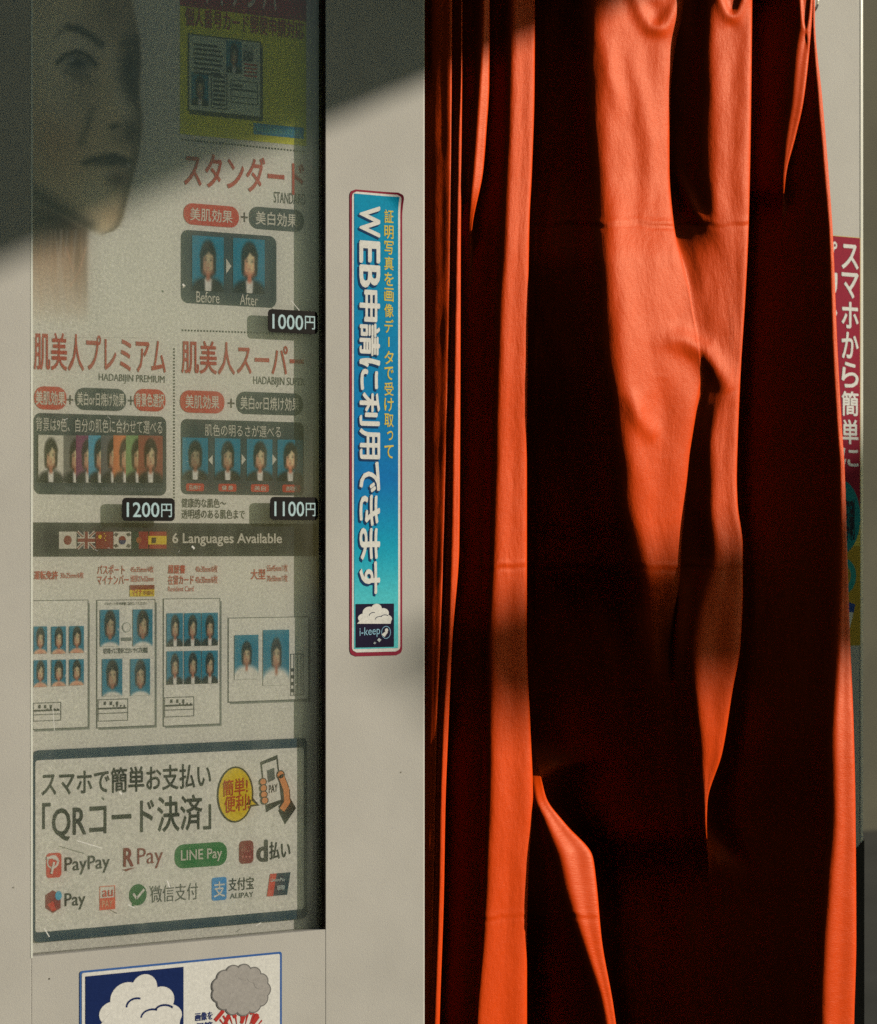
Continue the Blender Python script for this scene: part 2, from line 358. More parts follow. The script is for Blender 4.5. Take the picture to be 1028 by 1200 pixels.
# ------------------------------------------------------------------ printed portraits
def portrait_mesh(style, bgc, tone=1.0, look=0, W=44, H=62):
    """a small printed ID photograph, unit size; colours are ink"""
    q = np.random.default_rng(31+look*7); X, Y = np.meshgrid(np.linspace(0, 1, W), np.linspace(0, 1, H)); Y = 1-Y    # Y down
    img = np.zeros((H, W, 3)); img[:] = bgc
    img *= (1.06-.16*np.hypot(X-.5, Y-.35))[..., None]
    def ell(cx, cy, rx, ry, soft=.25, an=0):
        a = R(an); dx, dy = X-cx, Y-cy; u, w_ = dx*math.cos(a)+dy*math.sin(a), -dx*math.sin(a)+dy*math.cos(a)
        return np.clip((1-np.sqrt((u/rx)**2+(w_/ry)**2))/soft+.5, 0, 1)
    def put(m, c): img[:] = img*(1-m[..., None])+np.array(c)*m[..., None]
    hair = ink(30, 24, 22); hl = ink(66, 52, 44); sk = tuple(c*tone for c in ink(222, 164, 130)); sh = tuple(c*tone for c in ink(172, 112, 84)); lip = ink(150, 72, 60)
    cx = .5+q.uniform(-.02, .02); cy = .44+q.uniform(-.015, .015); w0 = q.uniform(.175, .195); hw = q.uniform(.25, .28); big = {'suit': 1.0, 'shirt': .80, 'bare': 1.12, 'collar': 1.12}[style]
    w0 *= big; hw *= big; fh = .215*big
    put(ell(cx, cy-.07*big, hw, .31*big), hair); put(ell(cx, cy+.10, hw*.95, .24*big), hair)
    if style == 'suit':
        put(ell(cx, 1.08, .60, .34), ink(24, 28, 32)); put(np.clip((.145-np.abs(X-cx)*(1.1+.5*(Y-.8)))*22, 0, 1)*np.clip((Y-.755)*30, 0, 1), ink(184, 176, 162))
        put(np.clip((.02-np.abs(np.abs(X-cx)-(.15-(Y-.8)*.25)))*50, 0, 1)*(Y > .8)*.6, ink(52, 54, 56))
    elif style == 'shirt': put(ell(cx, 1.10, .66, .42), ink(186, 178, 164)); put(np.clip((.012-np.abs(np.abs(X-cx)-(.02+(Y-.74)*.35)))*60, 0, 1)*(Y > .74)*(Y < .9)*.6, ink(120, 116, 106))
    elif style == 'bare': put(ell(cx, 1.10, .56, .28), ink(198, 148, 120)); put(ell(cx, 1.06, .2, .2, .8)*.5, ink(168, 112, 88))
    else: put(ell(cx, 1.12, .56, .24), ink(184, 176, 162))
    put(np.clip((.085*big-np.abs(X-cx))*24, 0, 1)*np.clip((Y-.5)*20, 0, 1)*np.clip((.84-Y)*16, 0, 1), sh)
    put(ell(cx, cy+.03, w0, fh, .2), sk); put(ell(cx-w0*.75, cy+.06, w0*.5, fh*.8, .9)*.55, sh); put(ell(cx+w0*.9, cy+.05, w0*.35, fh*.8, .9)*.4, sh)
    put(ell(cx, cy+fh*1.02, w0*.8, .05, .9)*.6, sh); put(ell(cx+w0*.15, cy-.03, w0*.4, fh*.4, .9)*.25, tuple(min(.86, c*1.25) for c in sk))
    part = q.uniform(-.05, .06)
    put(ell(cx+part-.13*big, cy-.155*big, .17*big, .075*big, .4, -38+q.uniform(-6, 6)), hair); put(ell(cx+part+.10*big, cy-.175*big, .15*big, .06*big, .4, 30+q.uniform(-8, 8)), hair)
    for k in range(3): put(ell(cx+q.uniform(-.12, .1)*big, cy-.165*big, .016, .06*big, .6, q.uniform(-25, 25))*.8, hair)
    for sd in (-1, 1):
        put(ell(cx+sd*w0*1.08, cy+.06, .045*big, .20*big, .5, sd*-4), hair)
        put(ell(cx+sd*w0*.46, cy-.005, .034*big, .015*big, .7)*.9, ink(26, 18, 18)); put(ell(cx+sd*w0*.48, cy-.045*big, .046*big, .009, .8)*.6, hair)
    put(ell(cx-.04, cy-.27*big, hw*.6, .035, .9, -12)*.55, hl)
    put(ell(cx+.012, cy+.075*big, .026, .03*big, .9)*.55, sh); put(ell(cx, cy+.135*big, .05*big, .014*big, .7)*.8, lip)
    k3 = img.copy(); k3[1:-1, 1:-1] = (img[:-2, 1:-1]+img[2:, 1:-1]+img[1:-1, :-2]+img[1:-1, 2:]+2*img[1:-1, 1:-1])/6; img = k3*q.uniform(.96, 1.04, (H, W, 1))
    v = [(x-.5, 0, .5-y) for y, x in zip(Y.ravel(), X.ravel())]
    f = []
    for j in range(H-1):
        for i in range(W-1):
            a = j*W+i; f.append((a, a+1, a+W+1, a+W))
    me = bpy.data.meshes.new('id_photo'); me.from_pydata(v, [], f); me.materials.append(PAPERINK)
    at = me.attributes.new('Ink', 'FLOAT_COLOR', 'POINT'); c4 = np.ones((H*W, 4), dtype=np.float32); c4[:, :3] = img.reshape(-1, 3)
    at.data.foreach_set('color', c4.ravel())
    if me.polygons[0].normal.y > 0: me.flip_normals()
    return me
_pm = {}
def id_photo(parent, x0, y0, x1, y1, style='suit', bgc=BLUEBG, tone=1.0, layer=4, o=OP, name='id_photo'):
    id_photo.n = getattr(id_photo, 'n', 0)+1
    k = (style, bgc, tone, id_photo.n % 4)
    if k not in _pm: _pm[k] = portrait_mesh(*k)
    q = Print(o); X0, X1, Z0, Z1 = q.box(x0, y0, x1, y1)
    ob = bpy.data.objects.new(name, _pm[k]); COL.objects.link(ob)
    wl = Vector(((X0+X1)/2, -(o+layer*.00022), (Z0+Z1)/2)); WLOC[ob] = wl
    ob.parent = parent; ob.location = wl-WLOC[parent]; ob.scale = (X1-X0, 1, Z1-Z0); return ob

# ------------------------------------------------------------------ the big poster behind the pane
poster = thing('advertising_poster', P3(205, 1105, OP), 'tall faded price poster of portrait photographs behind the scuffed acrylic pane', 'poster')
s = Print(OP); X0 = XL; s.wrect(XL+.0005, XR-.001, ZB+.0005, ZT-.001, WHITE, 0); s.build('poster_sheet', poster)

def woman():
    x0, x1, y0, y1 = 37.5, 172.0, -40.0, 396.0; st = 1.1
    xs = np.arange(x0, x1, st); ys = np.arange(y0, y1, st); X, Y = np.meshgrid(xs, ys); H, W = X.shape
    img = np.zeros((H, W, 3)); img[:] = WHITE
    def put(m, c): img[:] = img*(1-np.clip(m, 0, 1)[..., None])+np.array(c)*np.clip(m, 0, 1)[..., None]
    def g(cx, cy, rx, ry, ang=0, p=2.0):
        a = R(ang); dx, dy = X-cx, Y-cy; u = dx*math.cos(a)+dy*math.sin(a); v_ = -dx*math.sin(a)+dy*math.cos(a)
        return np.exp(-((np.abs(u)/rx)**p+(np.abs(v_)/ry)**p))
    def stroke(pts, wd, soft=1.0):
        m = np.zeros_like(X)
        for (ax, ay), (bx, by) in zip(pts[:-1], pts[1:]):
            L2 = (bx-ax)**2+(by-ay)**2; t = np.clip(((X-ax)*(bx-ax)+(Y-ay)*(by-ay))/L2, 0, 1)
            d = np.hypot(X-ax-t*(bx-ax), Y-ay-t*(by-ay)); m = np.maximum(m, np.exp(-(d/wd)**2*soft))
        return m
    oy = np.array([-40, 0, 20, 45, 75, 95, 115, 132, 150, 170, 185, 200, 220, 240, 255, 265, 271, 274])
    ox = np.array([146, 154, 158, 163, 164.5, 163, 162.5, 165.5, 166, 163.5, 161, 157, 152, 147, 143.5, 139, 132, 122])
    edge = np.interp(Y, oy, ox)
    jaw = np.interp(X, [37, 60, 90, 103, 115, 125, 133], [238, 246, 262, 268, 272, 274, 274])
    face = 1/(1+np.exp((X-edge)/1.1))/(1+np.exp((Y-jaw)/1.6))
    skin = np.array(ink(182, 164, 136)); shade = np.array(ink(122, 102, 82)); dark = np.array(ink(26, 12, 12)); warm = np.array(ink(168, 134, 98)); lite = np.array(ink(204, 190, 164))
    # neck and hair below the jaw, fading out
    nk = (1/(1+np.exp((X-np.interp(Y, [255, 300, 360, 396], [103, 101, 102, 104]))/1.8)))*np.clip((386-Y)/90, 0, 1)*(Y > 225)
    put(nk*.9, ink(160, 132, 106)); put(nk*g(70, 262, 60, 26)*.85, dark); put(nk*g(92, 300, 7, 55)*.6, shade); put(nk*g(101, 330, 3.5, 50)*.8, shade)
    for k in range(26):
        xx = rng.uniform(44, 100); put(nk*stroke([(xx, 270), (xx+rng.uniform(-6, 6), 320), (xx+rng.uniform(-10, 10), 380)], rng.uniform(.6, 1.8))*rng.uniform(.06, .22), lite if k % 2 else warm)
    put(nk*stroke([(101, 290), (93, 318), (83, 335)], .9)*.7, ink(190, 150, 124)); put(nk*stroke([(78, 290), (86, 318)], .9)*.5, ink(190, 150, 124))
    # face, lightest on the cheek and along the nose, darkest at the far side
    put(face, skin)
    f = face
    put(f*g(60, 60, 46, 60)*.35, lite); put(f*g(60, 165, 40, 45)*.5, warm); put(f*g(75, 125, 26, 26)*.35, lite)
    put(f*g(130, 10, 26, 40)*.55, shade); put(f*np.exp(-((edge-X)/9)**2)*.6, shade)
    put(f*np.exp(-((edge-X)/5)**2)*(Y > 40)*.5, dark)
    put(f*g(137, 85, 9, 40, -18)*.30, lite); put(f*g(152, 78, 12, 30)*.95, dark); put(f*g(153, 105, 9, 22, -14)*.75, dark); put(f*g(152, 50, 11, 9)*.6, dark)
    put(f*g(141, 118, 9, 16, -20)*.4, lite); put(f*g(150, 134, 8, 10)*.25, lite); put(f*g(157, 86, 3, 6)*.7, ink(110, 110, 104))
    put(f*g(134, 148, 7.5, 3.4, -14)*.95, dark); put(f*g(154, 155, 10, 14)*.85, dark); put(f*g(141, 162, 14, 10)*.35, shade)
    put(f*stroke([(108, 130), (103, 146), (96, 166)], 5)*.45, dark); put(f*g(96, 112, 22, 22)*.30, shade)
    # near eye and brow
    put(f*stroke([(80, 32), (92, 34), (106, 42), (118, 52)], 4.6)*.95, dark); put(f*stroke([(64, 44), (74, 35), (84, 32)], 2.2)*.5, shade)
    put(f*g(94, 52, 26, 10, 18)*.3, lite)
    put(f*stroke([(67, 74), (76, 65), (90, 60), (104, 66), (112, 76)], 2.8)*.95, dark); put(f*g(104, 72, 9, 9)*.45, dark)
    put(f*g(88, 76, 13, 8.5)*.7, ink(128, 124, 112)); put(f*g(91, 75, 9.5, 10)*.95, ink(58, 60, 62)); put(f*g(91, 74, 4.6, 5)*.95, ink(24, 20, 24)); put(f*g(85, 70, 1.8, 2.2)*.8, ink(160, 160, 156))
    put(f*stroke([(76, 84), (90, 90), (104, 90)], 3)*.55, shade); put(f*g(100, 95, 16, 7, 20)*.22, dark)
    # mouth and chin
    put(f*stroke([(100, 191), (112, 187), (124, 184), (134, 183), (143, 187), (151, 190)], 4.2)*.95, dark); put(f*g(132, 190, 22, 5.5)*.9, dark)
    put(f*g(137, 210, 12, 10)*.85, ink(74, 40, 36)); put(f*g(124, 203, 13, 4)*.3, lite); put(f*stroke([(150, 192), (152, 195)], 1.6)*.8, lite)
    put(f*g(112, 228, 22, 16)*.40, lite); put(f*g(132, 252, 12, 12)*.25, warm)
    put(f*stroke([(38, 225), (70, 246), (103, 266)], 10)*.75, dark)
    fade = np.clip((396-Y)/30, 0, 1); img = img*fade[..., None]+np.array(WHITE)*(1-fade[..., None])
    v = []
    for y, x in zip(Y.ravel(), X.ravel()):
        a = P3(x, y, OP+.0004); v.append(a)
    fcs = [(j*W+i, j*W+i+1, j*W+W+i+1, j*W+W+i) for j in range(H-1) for i in range(W-1)]
    me = bpy.data.meshes.new('portrait_print'); me.from_pydata(v, [], fcs); me.materials.append(PAPERINK)
    at = me.attributes.new('Ink', 'FLOAT_COLOR', 'POINT'); c4 = np.ones((H*W, 4), dtype=np.float32); c4[:, :3] = img.reshape(-1, 3); at.data.foreach_set('color', c4.ravel())
    if me.polygons[0].normal.y > 0: me.flip_normals()
    link_mesh('portrait_print', me, poster)['label'] = 'large faded three-quarter portrait of a woman looking right'
woman()

def pill(x0, y0, x1, y1, text, col, bold=.012, pad=.12):
    p = Print(OP); p.rect(x0, y0, x1, y1, col, 2, r=11); dx = (x1-x0)*pad; dy = (y1-y0)*.2
    p.text(text, x0+dx, y0+dy, x1-dx, y1-dy, CREAM, 3, bold); p.build('badge', poster)
def heading(text, x0, y0, x1, y1, sub, sb):
    p = Print(OP); p.text(text, x0, y0, x1, y1, RED, 2, .018); p.text(sub, *sb, TXT, 2, -.002); p.build('heading', poster)

# yellow card-application advert at the top (its animal mascot is left out)
p = Print(OP); YEL = ink(196, 176, 40); MAR = ink(150, 46, 66)
p.rect(211, -60, 359, 164, YEL, 1); p.rect(211, -60, 359, 16, MAR, 2)
p.text('マイナンバー', 232, -38, 342, 10, CREAM, 3, .012)
p.text('個人番号カード郵便申請対応', 217, 17, 356, 38, MAR, 2, .03)
p.rect(297, 147, 356, 160, ink(20, 130, 150), 2); p.text('申請書ID対応', 301, 150, 352, 157.5, ink(120, 170, 175), 3)
ad = p.build('card_advert', poster)
p = Print(OP); p.rect(222, 48, 308, 138, ink(60, 56, 40), 2); p.rect(220, 44, 306, 134, ink(44, 50, 46), 3); p.rect(221.5, 45.5, 304.5, 132.5, ink(168, 166, 146), 4)
for i in range(7): p.rect(227, 52+i*5.6, 227+random.uniform(24, 36), 54.6+i*5.6, TXT, 5)
p.rect(285, 60, 296, 72, TXT, 5); p.text('見本', 285, 52, 297, 70, ink(150, 150, 136), 6)
for i in range(4): p.rect(286, 75+i*4.4, 301, 77+i*4.4, LRED, 5)
p.frame(247, 86, 266, 128, 1, TXT, 5)
for i in range(7): p.rect(249.5, 89+i*5.4, 263.5, 91.6+i*5.4, TXT, 6)
p.frame(270, 95, 302, 122, 1, TXT, 5); p.rect(272, 99, 284, 102, TXT, 6); p.rect(271, 105, 300, 107, TXT, 6); p.rect(271, 114, 301, 115, TXT, 6)
p.build('application_card', ad)
id_photo(ad, 265, 48, 283, 86, 'suit', BLUEBG, .8, 5); id_photo(ad, 224, 86, 244, 124, 'suit', BLUEBG, .8, 5)

for q in ((213, 163.5, 358, 178), (213, 387, 366, 392)):
    p = Print(OP); p.dots(*q, 3.6, 2, TXT, 1); p.build('dotted_rule', poster)
p = Print(OP)
for i in range(50): p.rect(203, 408+i*3.7, 205, 410+i*3.7, TXT, 1)
p.build('dotted_rule', poster)
heading('スタンダード', 216, 183, 356, 224, 'STANDARD', (321, 226, 358, 239))
pill(215, 240, 280, 265, '美肌効果', LRED); pill(292, 244, 356, 270, '美白効果', GREY)
for q in ((282.5, 249, 290.5, 260), (267, 467, 275, 478), (78.5, 463, 86, 474), (150, 464, 157, 475)):
    p = Print(OP); p.text('+', *q, TXT, 2); p.build('plus_sign', poster)
p = Print(OP); p.rect(212, 273, 324, 358, GREY, 1, r=9); p.text('Before', 230, 342, 257, 355, CREAM, 3, 0); p.text('After', 281, 345, 302, 358, CREAM, 3, 0)
p.poly([(265, 303), (271, 312), (265, 321)], CREAM, 3); p.poly([(214, 332), (218, 335), (214, 338)], CREAM, 3); pn = p.build('comparison_panel', poster)
id_photo(pn, 225, 277, 262, 341, 'suit', BLUEBG, .8); id_photo(pn, 273, 280, 310, 343.5, 'suit', BLUEBG, 1.05)
heading('肌美人プレミアム', 40, 393, 194, 436, 'HADABIJIN PREMIUM', (116, 439, 193, 450))
heading('肌美人スーパー', 213, 402, 356, 440, 'HADABIJIN SUPER', (297, 442, 357, 454))
pill(40, 453, 78, 480, '美肌効果', LRED, .02, .05); pill(88, 455, 148, 481, '美白or日焼け効果', GREY, .015, .04); pill(157, 456, 194, 482, '背景色選択', LRED, .02, .05)
pill(211, 458, 263, 484, '美肌効果', LRED); pill(277, 460, 355, 486, '美白or日焼け効果', GREY, .01, .06)
p = Print(OP); p.rect(39.5, 486, 195, 580, GREY, 1, r=8); p.text('背景は9色、自分の肌色に合わせて選べる', 42, 491, 190, 507, CREAM, 3, 0)
p.text('背景色はイメージです。実際の仕上がりとは異なる場合があります', 76, 571, 190, 576, ink(120, 122, 116), 3, 0)
pp = p.build('background_panel', poster)
bgs = [ink(178, 168, 150), ink(84, 142, 146), ink(112, 106, 96), ink(126, 62, 92), ink(82, 142, 148), ink(104, 98, 92), ink(178, 118, 72), ink(124, 142, 96), ink(142, 84, 66)]
for i in range(8, 0, -1): id_photo(pp, 45+i*14.6, 510.5, 45+i*14.6+28.5, 565.5, 'suit', bgs[i], .9, 4+.25*(8-i)*-1+2)
# the row overlaps like fanned cards, the first one on top
id_photo(pp, 44.5, 510, 74, 565, 'suit', bgs[0], .9, 6.6)
p = Print(OP); p.rect(212, 493, 356, 580, GREY, 1, r=7); p.text('肌色の明るさが選べる', 240, 498, 329, 512, CREAM, 3, 0)
for x in (249,): p.poly([(x, 533), (x-5, 539), (x, 545)], CREAM, 3)
for x in (283, 319): p.poly([(x, 532), (x+5, 538.5), (x, 545)], CREAM, 3)
for i, (x, t) in enumerate(((218, '日焼け'), (256, '健 康'), (294, '美白'), (331, '透明感'))):
    p.rect(x, 566.5+i*.5, x+21, 575.5+i*.5, LRED, 2, r=2); p.text(t, x+4, 568.5+i*.5, x+17, 573.8+i*.5, CREAM, 3, .01)
ps = p.build('brightness_panel', poster)
for i, x in enumerate((213.5, 251.5, 289, 325)): id_photo(ps, x, 513+i*.8, x+30, 562+i*.6, 'suit', BLUEBG, (.62, .78, .95, 1.1)[i], 4)
p = Print(OP); p.text('健康的な肌色〜', 213, 584, 265, 595, TXT, 2, .008); p.text('透明感のある肌色まで', 213, 597, 287, 608, TXT, 2, .008); p.build('caption', poster)

# language banner
p = Print(OP); p.rect(37.5, 613, 376, 652, ink(50, 54, 54), 1); p.text('6 Languages Available', 202, 625, 330, 640, CREAM, 3, .022); lb = p.build('language_banner', poster)
def flag(x, fn):
    p = Print(OP); fn(p, x, 623, x+20.5, 643); p.build('flag', lb)
W_, R_ = ink(176, 166, 148), ink(128, 40, 36); BL = ink(30, 44, 90); YE = ink(190, 160, 50)
flag(69, lambda p, a, b, c, d: (p.rect(a, b, c, d, W_, 3), p.oval((a+c)/2, 633, 4.6, 5.6, R_, 4)))
def uk(p, a, b, c, d):
    p.rect(a, b, c, d, ink(40, 44, 66), 3)
    for q in ([(a, b), (c, d)], [(a, d), (c, b)]): p.line(q, 3.2, W_, 4); p.line(q, 1.2, R_, 5)
    p.rect((a+c)/2-3, b, (a+c)/2+3, d, W_, 6); p.rect(a, 629.5, c, 636.5, W_, 6.1); p.rect((a+c)/2-1.8, b, (a+c)/2+1.8, d, R_, 7); p.rect(a, 631, c, 635, R_, 7.1)
flag(90.5, uk)
flag(112, lambda p, a, b, c, d: (p.rect(a, b, c, d, R_, 3), p.oval(a+5, b+6, 2.4, 2.6, YE, 4, 5), *[p.oval(a+10+(i % 2)*1.5, b+2.5+i*2.6, .7, .8, YE, 4, 5) for i in range(4)]))
def kr(p, a, b, c, d):
    p.rect(a, b, c, d, W_, 3); p.oval((a+c)/2, 633, 4.2, 5, R_, 4); p.poly([((a+c)/2+4.2*math.cos(t_), 633+5*math.sin(t_)) for t_ in np.linspace(0, math.pi, 14)], BL, 5)
    for sx in (-1, 1):
        for sy in (-1, 1):
            for k in range(3):
                x, y = (a+c)/2+sx*(6+k*1.3), 633+sy*(6+k*.6); p.line([(x-1.2, y-sx*sy*-1.6), (x+1.2, y+sx*sy*-1.6)], .9, DARK, 4)
flag(133, kr)
flag(154.5, lambda p, a, b, c, d: (p.rect(a, b, a+8, d, ink(34, 60, 50), 3), p.rect(a+8, b, c, d, ink(140, 48, 48), 3), p.oval(a+8, 633, 3, 3.6, ink(150, 90, 50), 4)))
flag(173.5, lambda p, a, b, c, d: (p.rect(a, b, c+1, d, ink(150, 50, 44), 3), p.rect(a, b+5, c+1, d-5, YE, 4), p.rect(a+4, b+7, a+9, d-6.5, ink(70, 56, 40), 5)))

# sample sheets
def caps(lst):
    p = Print(OP)
    for t, x0, y0, x1, y1, b in lst: p.text(t, x0, y0, x1, y1, LRED if b < .01 else ink(164, 60, 44), 2, b)
    p.build('caption', poster)
caps([('運転免許', 40, 669, 68, 679, .025), ('30x25mm/6枚', 71, 670, 98, 678, .005)])
caps([('パスポート', 114, 662, 146, 673, .015), ('マイナンバー', 114, 674, 151, 685, .015), ('45x35mm/4枚', 153, 663, 180, 671, .005), ('頭部27x32mm', 153, 674, 180, 682, .005)])
caps([('履歴書', 197, 662, 217, 672, .03), ('在留カード', 197, 674, 227, 685, .02), ('40x30mm/6枚', 229, 662, 255, 671, .005), ('40x30mm/6枚', 229, 674, 255, 684, .005), ('Resident Card', 197, 687, 227, 693, 0)])
caps([('大型', 294, 667, 311, 679, .02), ('55x45mm/1枚', 313, 661, 337, 670, .005), ('70x50mm/1枚', 313, 673, 337, 682, .005)])
p = Print(OP); p.rect(152, 685.5, 181, 691, R_, 2); p.rect(152, 691, 181, 699, ink(196, 160, 40), 2); p.text('マイナ', 155, 690, 166, 698.5, LRED, 3, .02); p.text('申請可', 168, 692, 180, 697.5, ink(150, 90, 40), 3, .01); p.build('ribbon', poster)
def sheet(x0, y0, x1, y1, photos, style, stub, tone=.85):
    p = Print(OP); SH = ink(126, 124, 112); SH2 = ink(92, 92, 84)
    p.rect(x0+2, y0+3, x1+2.8, y1+3, SH, 1); p.rect(x0-.9, y0-.9, x1+1.2, y1+1.2, SH2, 2); p.rect(x0, y0, x1, y1, PAPER, 3)
    if stub:
        a, b, c, d = stub; p.frame(a, b, c, d, .9, ink(96, 94, 86), 4); yy = b+(d-b)*.38
        p.rect(a+1, yy, c-2, yy+2, TXT, 5); p.rect(a, b+(d-b)*.62, c, b+(d-b)*.62+.9, ink(96, 94, 86), 5)
        for k in range(3): p.rect(a+(c-a)*(.2+.2*k), b+3, a+(c-a)*(.27+.2*k), b+7, TXT, 5)
        for k in range(4): p.rect(a+(c-a)*(.5+.12*k), b+7, a+(c-a)*(.54+.12*k), b+9, TXT, 5)
    return p
def finish(p, photos, style, tone):
    sh = p.build('sample_sheet', poster)
    for a, b, c, d in photos: id_photo(sh, a, b, c, d, style, BLUEBG, tone, 6)
p = sheet(38.5, 704, 102.5, 853, [], '', (38.5, 823, 71.5, 845)); p.rect(37.6, 700, 38.4, 860, WHITE, 3)
finish(p, [(39, 734, 55, 766), (60, 734, 77, 766), (81, 733.5, 98, 765), (39, 773.5, 55, 805), (60, 773, 77, 804), (81, 772.5, 98, 803)], 'bare', .9)
p = sheet(114, 703.5, 181, 851, [], '', (114.5, 819, 150, 845)); p.text('パスポート用 申請書に貼付してください', 122, 705.5, 172, 709, TXT, 5, .01)
p.text('切り取ってご使用ください サイズを確認', 121, 759, 173, 765.5, TXT, 5, .03); p.oval(148, 735, 5, 6, ink(150, 146, 130), 5); p.oval(148, 735, 4, 5, PAPER, 6); p.rect(142, 747, 154, 751, ink(120, 118, 106), 5)
finish(p, [(117, 714.5, 139.5, 757.5), (155.5, 714, 178.5, 757), (119.5, 772, 143, 815.5), (152.5, 772, 175.5, 815)], 'collar', .75)
p = sheet(192, 702, 257, 849, [], '', (192.5, 816.5, 227.5, 840))
finish(p, [(195, 718.5, 214, 757.5), (215.6, 718.3, 235, 757), (236, 718, 255, 756.5), (195, 763, 214, 802), (215.6, 762.6, 235, 801.4), (236, 762.3, 255, 800.8)], 'suit', .8)
p = sheet(268, 724, 361, 820.5, [], '', None); p.frame(340, 766, 355.5, 815, .9, ink(96, 94, 86), 4)
for k in range(3): p.rect(344+k*4, 767, 344.7+k*4, 815, ink(110, 108, 98), 5)
for k in range(4): p.rect(341, 783+k*8, 344.5, 787+k*8, TXT, 5)
finish(p, [(274.5, 744, 302.5, 796), (308, 738, 338.5, 803)], 'shirt', .85)

# ------------------------------------------------------------------ payment notice (a sticker of its own, lower down behind the pane)
O2 = OP+.0022
pay = thing('payment_notice', P3(200, 1100, O2), 'white notice with a dark teal border listing phone payment logos, below the photo samples', 'notice')
TEAL = ink(30, 62, 76)
p = Print(O2); p.rect(38.5, 872, 360, 1090.5, TEAL, 0, r=7); p.rect(41.5, 883.5, 356, 1079, PAPER, 1, r=3); p.build('notice_sheet', pay)
p = Print(O2); K = ink(28, 34, 32)
p.text('スマホで簡単お支払い', 49, 899, 247, 928, K, 2, .022, skew=.0); p.text('「QRコード決済」', 50, 936, 247, 980, K, 2, .02); p.build('headline', pay)
p = Print(O2); p.poly([(294, 932), (304, 944), (288, 946)], K, 2); p.oval(275.5, 931, 21.5, 33, K, 2.4); p.poly([(292, 936), (300, 942.5), (288, 943.5)], ink(200, 160, 40), 3); p.oval(275.5, 931, 19.5, 31, ink(200, 160, 40), 3)
p.text('簡単!', 261, 914, 290, 933, ink(160, 60, 40), 4, .02, skew=.08); p.text('便利!', 263, 933, 292, 952, ink(160, 60, 40), 4, .02, skew=.08); p.build('speech_bubble', pay)
p = Print(O2); SK = ink(206, 130, 80)
p.poly([(326, 950), (340, 935), (347, 947), (334, 966)], K, 2); p.poly([(305, 893), (325, 884.5), (331, 940), (312, 952)], K, 3); p.poly([(307, 896), (323.5, 890), (329, 937), (311, 943)], PAPER, 4)
p.text('PAY', 315, 920, 325, 929, K, 5, .02, skew=.12); p.poly([(312.5, 903), (321, 899.5), (322, 913), (314, 917)], ink(84, 88, 82), 5)
for i, (x, y) in enumerate(((308, 916), (308.5, 923.5), (309, 931), (310, 938))): p.oval(x, y, 4.4, 4.6, K, 5+i*.2); p.oval(x, y, 3.3, 3.5, SK, 5.1+i*.2)
p.line([(328, 908), (335, 925), (336, 940), (330, 948)], 9.5, K, 5); p.oval(328.5, 908, 5, 5.5, K, 5); p.line([(328.5, 908), (335, 925), (336, 940), (330, 949)], 7.2, SK, 6); p.oval(328.5, 908, 3.8, 4.2, SK, 6); p.oval(335, 925, 3.6, 4, SK, 6.2); p.oval(336, 939, 3.6, 4, SK, 6.3); p.build('phone_drawing', pay)
def logo(): return Print(O2)
RD = ink(176, 62, 46); DR = ink(130, 44, 42)
p = logo(); p.rect(54, 999.5, 72, 1028.5, RD, 2, r=4); p.oval(62, 1010, 7, 8, PAPER, 3); p.oval(61.5, 1010, 5, 6, RD, 4); p.poly([(54.5, 1004), (62, 1003), (69, 1008), (69.5, 1010), (61, 1006), (54.5, 1007)], PAPER, 5); p.poly([(59, 1024), (62, 1010), (64.5, 1010), (61.5, 1024)], PAPER, 5)
p.text('PayPay', 76, 1003, 128.5, 1024, K, 3, .008); p.build('payment_logo', pay)
p = logo(); p.text('R', 145, 994, 156, 1015, DR, 3, .03); p.poly([(143, 1019), (160, 1016), (148, 1021)], DR, 3); p.text('Pay', 161, 993, 191, 1018, DR, 3, -.002); p.build('payment_logo', pay)
p = logo(); p.rect(204.5, 988, 266, 1016, ink(38, 112, 58), 2, r=11); p.text('LINE Pay', 212, 995, 260, 1010.5, CREAM, 3, .015); p.build('payment_logo', pay)
p = logo(); p.rect(280, 985, 297, 1012, DR, 2, r=5); p.text('d払い', 282.5, 991, 295.5, 999, ink(170, 110, 96), 3, .01)
for k in range(3): p.oval(284.5+k*4, 1004, 1.3, 1.6, ink(170, 110, 96), 3, 8)
p.text('d', 301.5, 985, 313, 1009, K, 3, .035); p.text('払い', 316, 986, 340, 1006, K, 3, .025); p.build('payment_logo', pay)
p = logo(); p.poly([(53, 1049), (62, 1043), (71, 1049), (71, 1064), (62, 1070), (53, 1064)], DR, 2); p.oval(68.5, 1049.5, 3.8, 5.4, ink(70, 150, 165), 3); p.poly([(55, 1060), (62, 1056), (66, 1066), (61, 1068)], RD, 3); p.text('Pay', 76, 1046, 100, 1066, K, 3, .008); p.build('payment_logo', pay)
p = logo(); p.frame(116.5, 1038, 135, 1066, 1, ink(190, 110, 84), 2); p.rect(116.5, 1052, 135, 1066, ink(190, 90, 64), 2.4); p.text('au', 120, 1043, 132, 1050.5, RD, 3, .01); p.text('PAY', 119.5, 1055, 132, 1063, ink(206, 150, 120), 3, .01); p.build('payment_logo', pay)
p = logo(); p.oval(161.5, 1048.5, 10.4, 12.6, ink(34, 104, 54), 2); p.poly([(155, 1056), (154.5, 1063), (163, 1058)], ink(34, 104, 54), 2.3); p.line([(156, 1047), (160, 1053), (169, 1042)], 2.6, PAPER, 3); p.text('微信支付', 176.5, 1036, 232, 1056, ink(82, 84, 78), 3, -.004); p.build('payment_logo', pay)
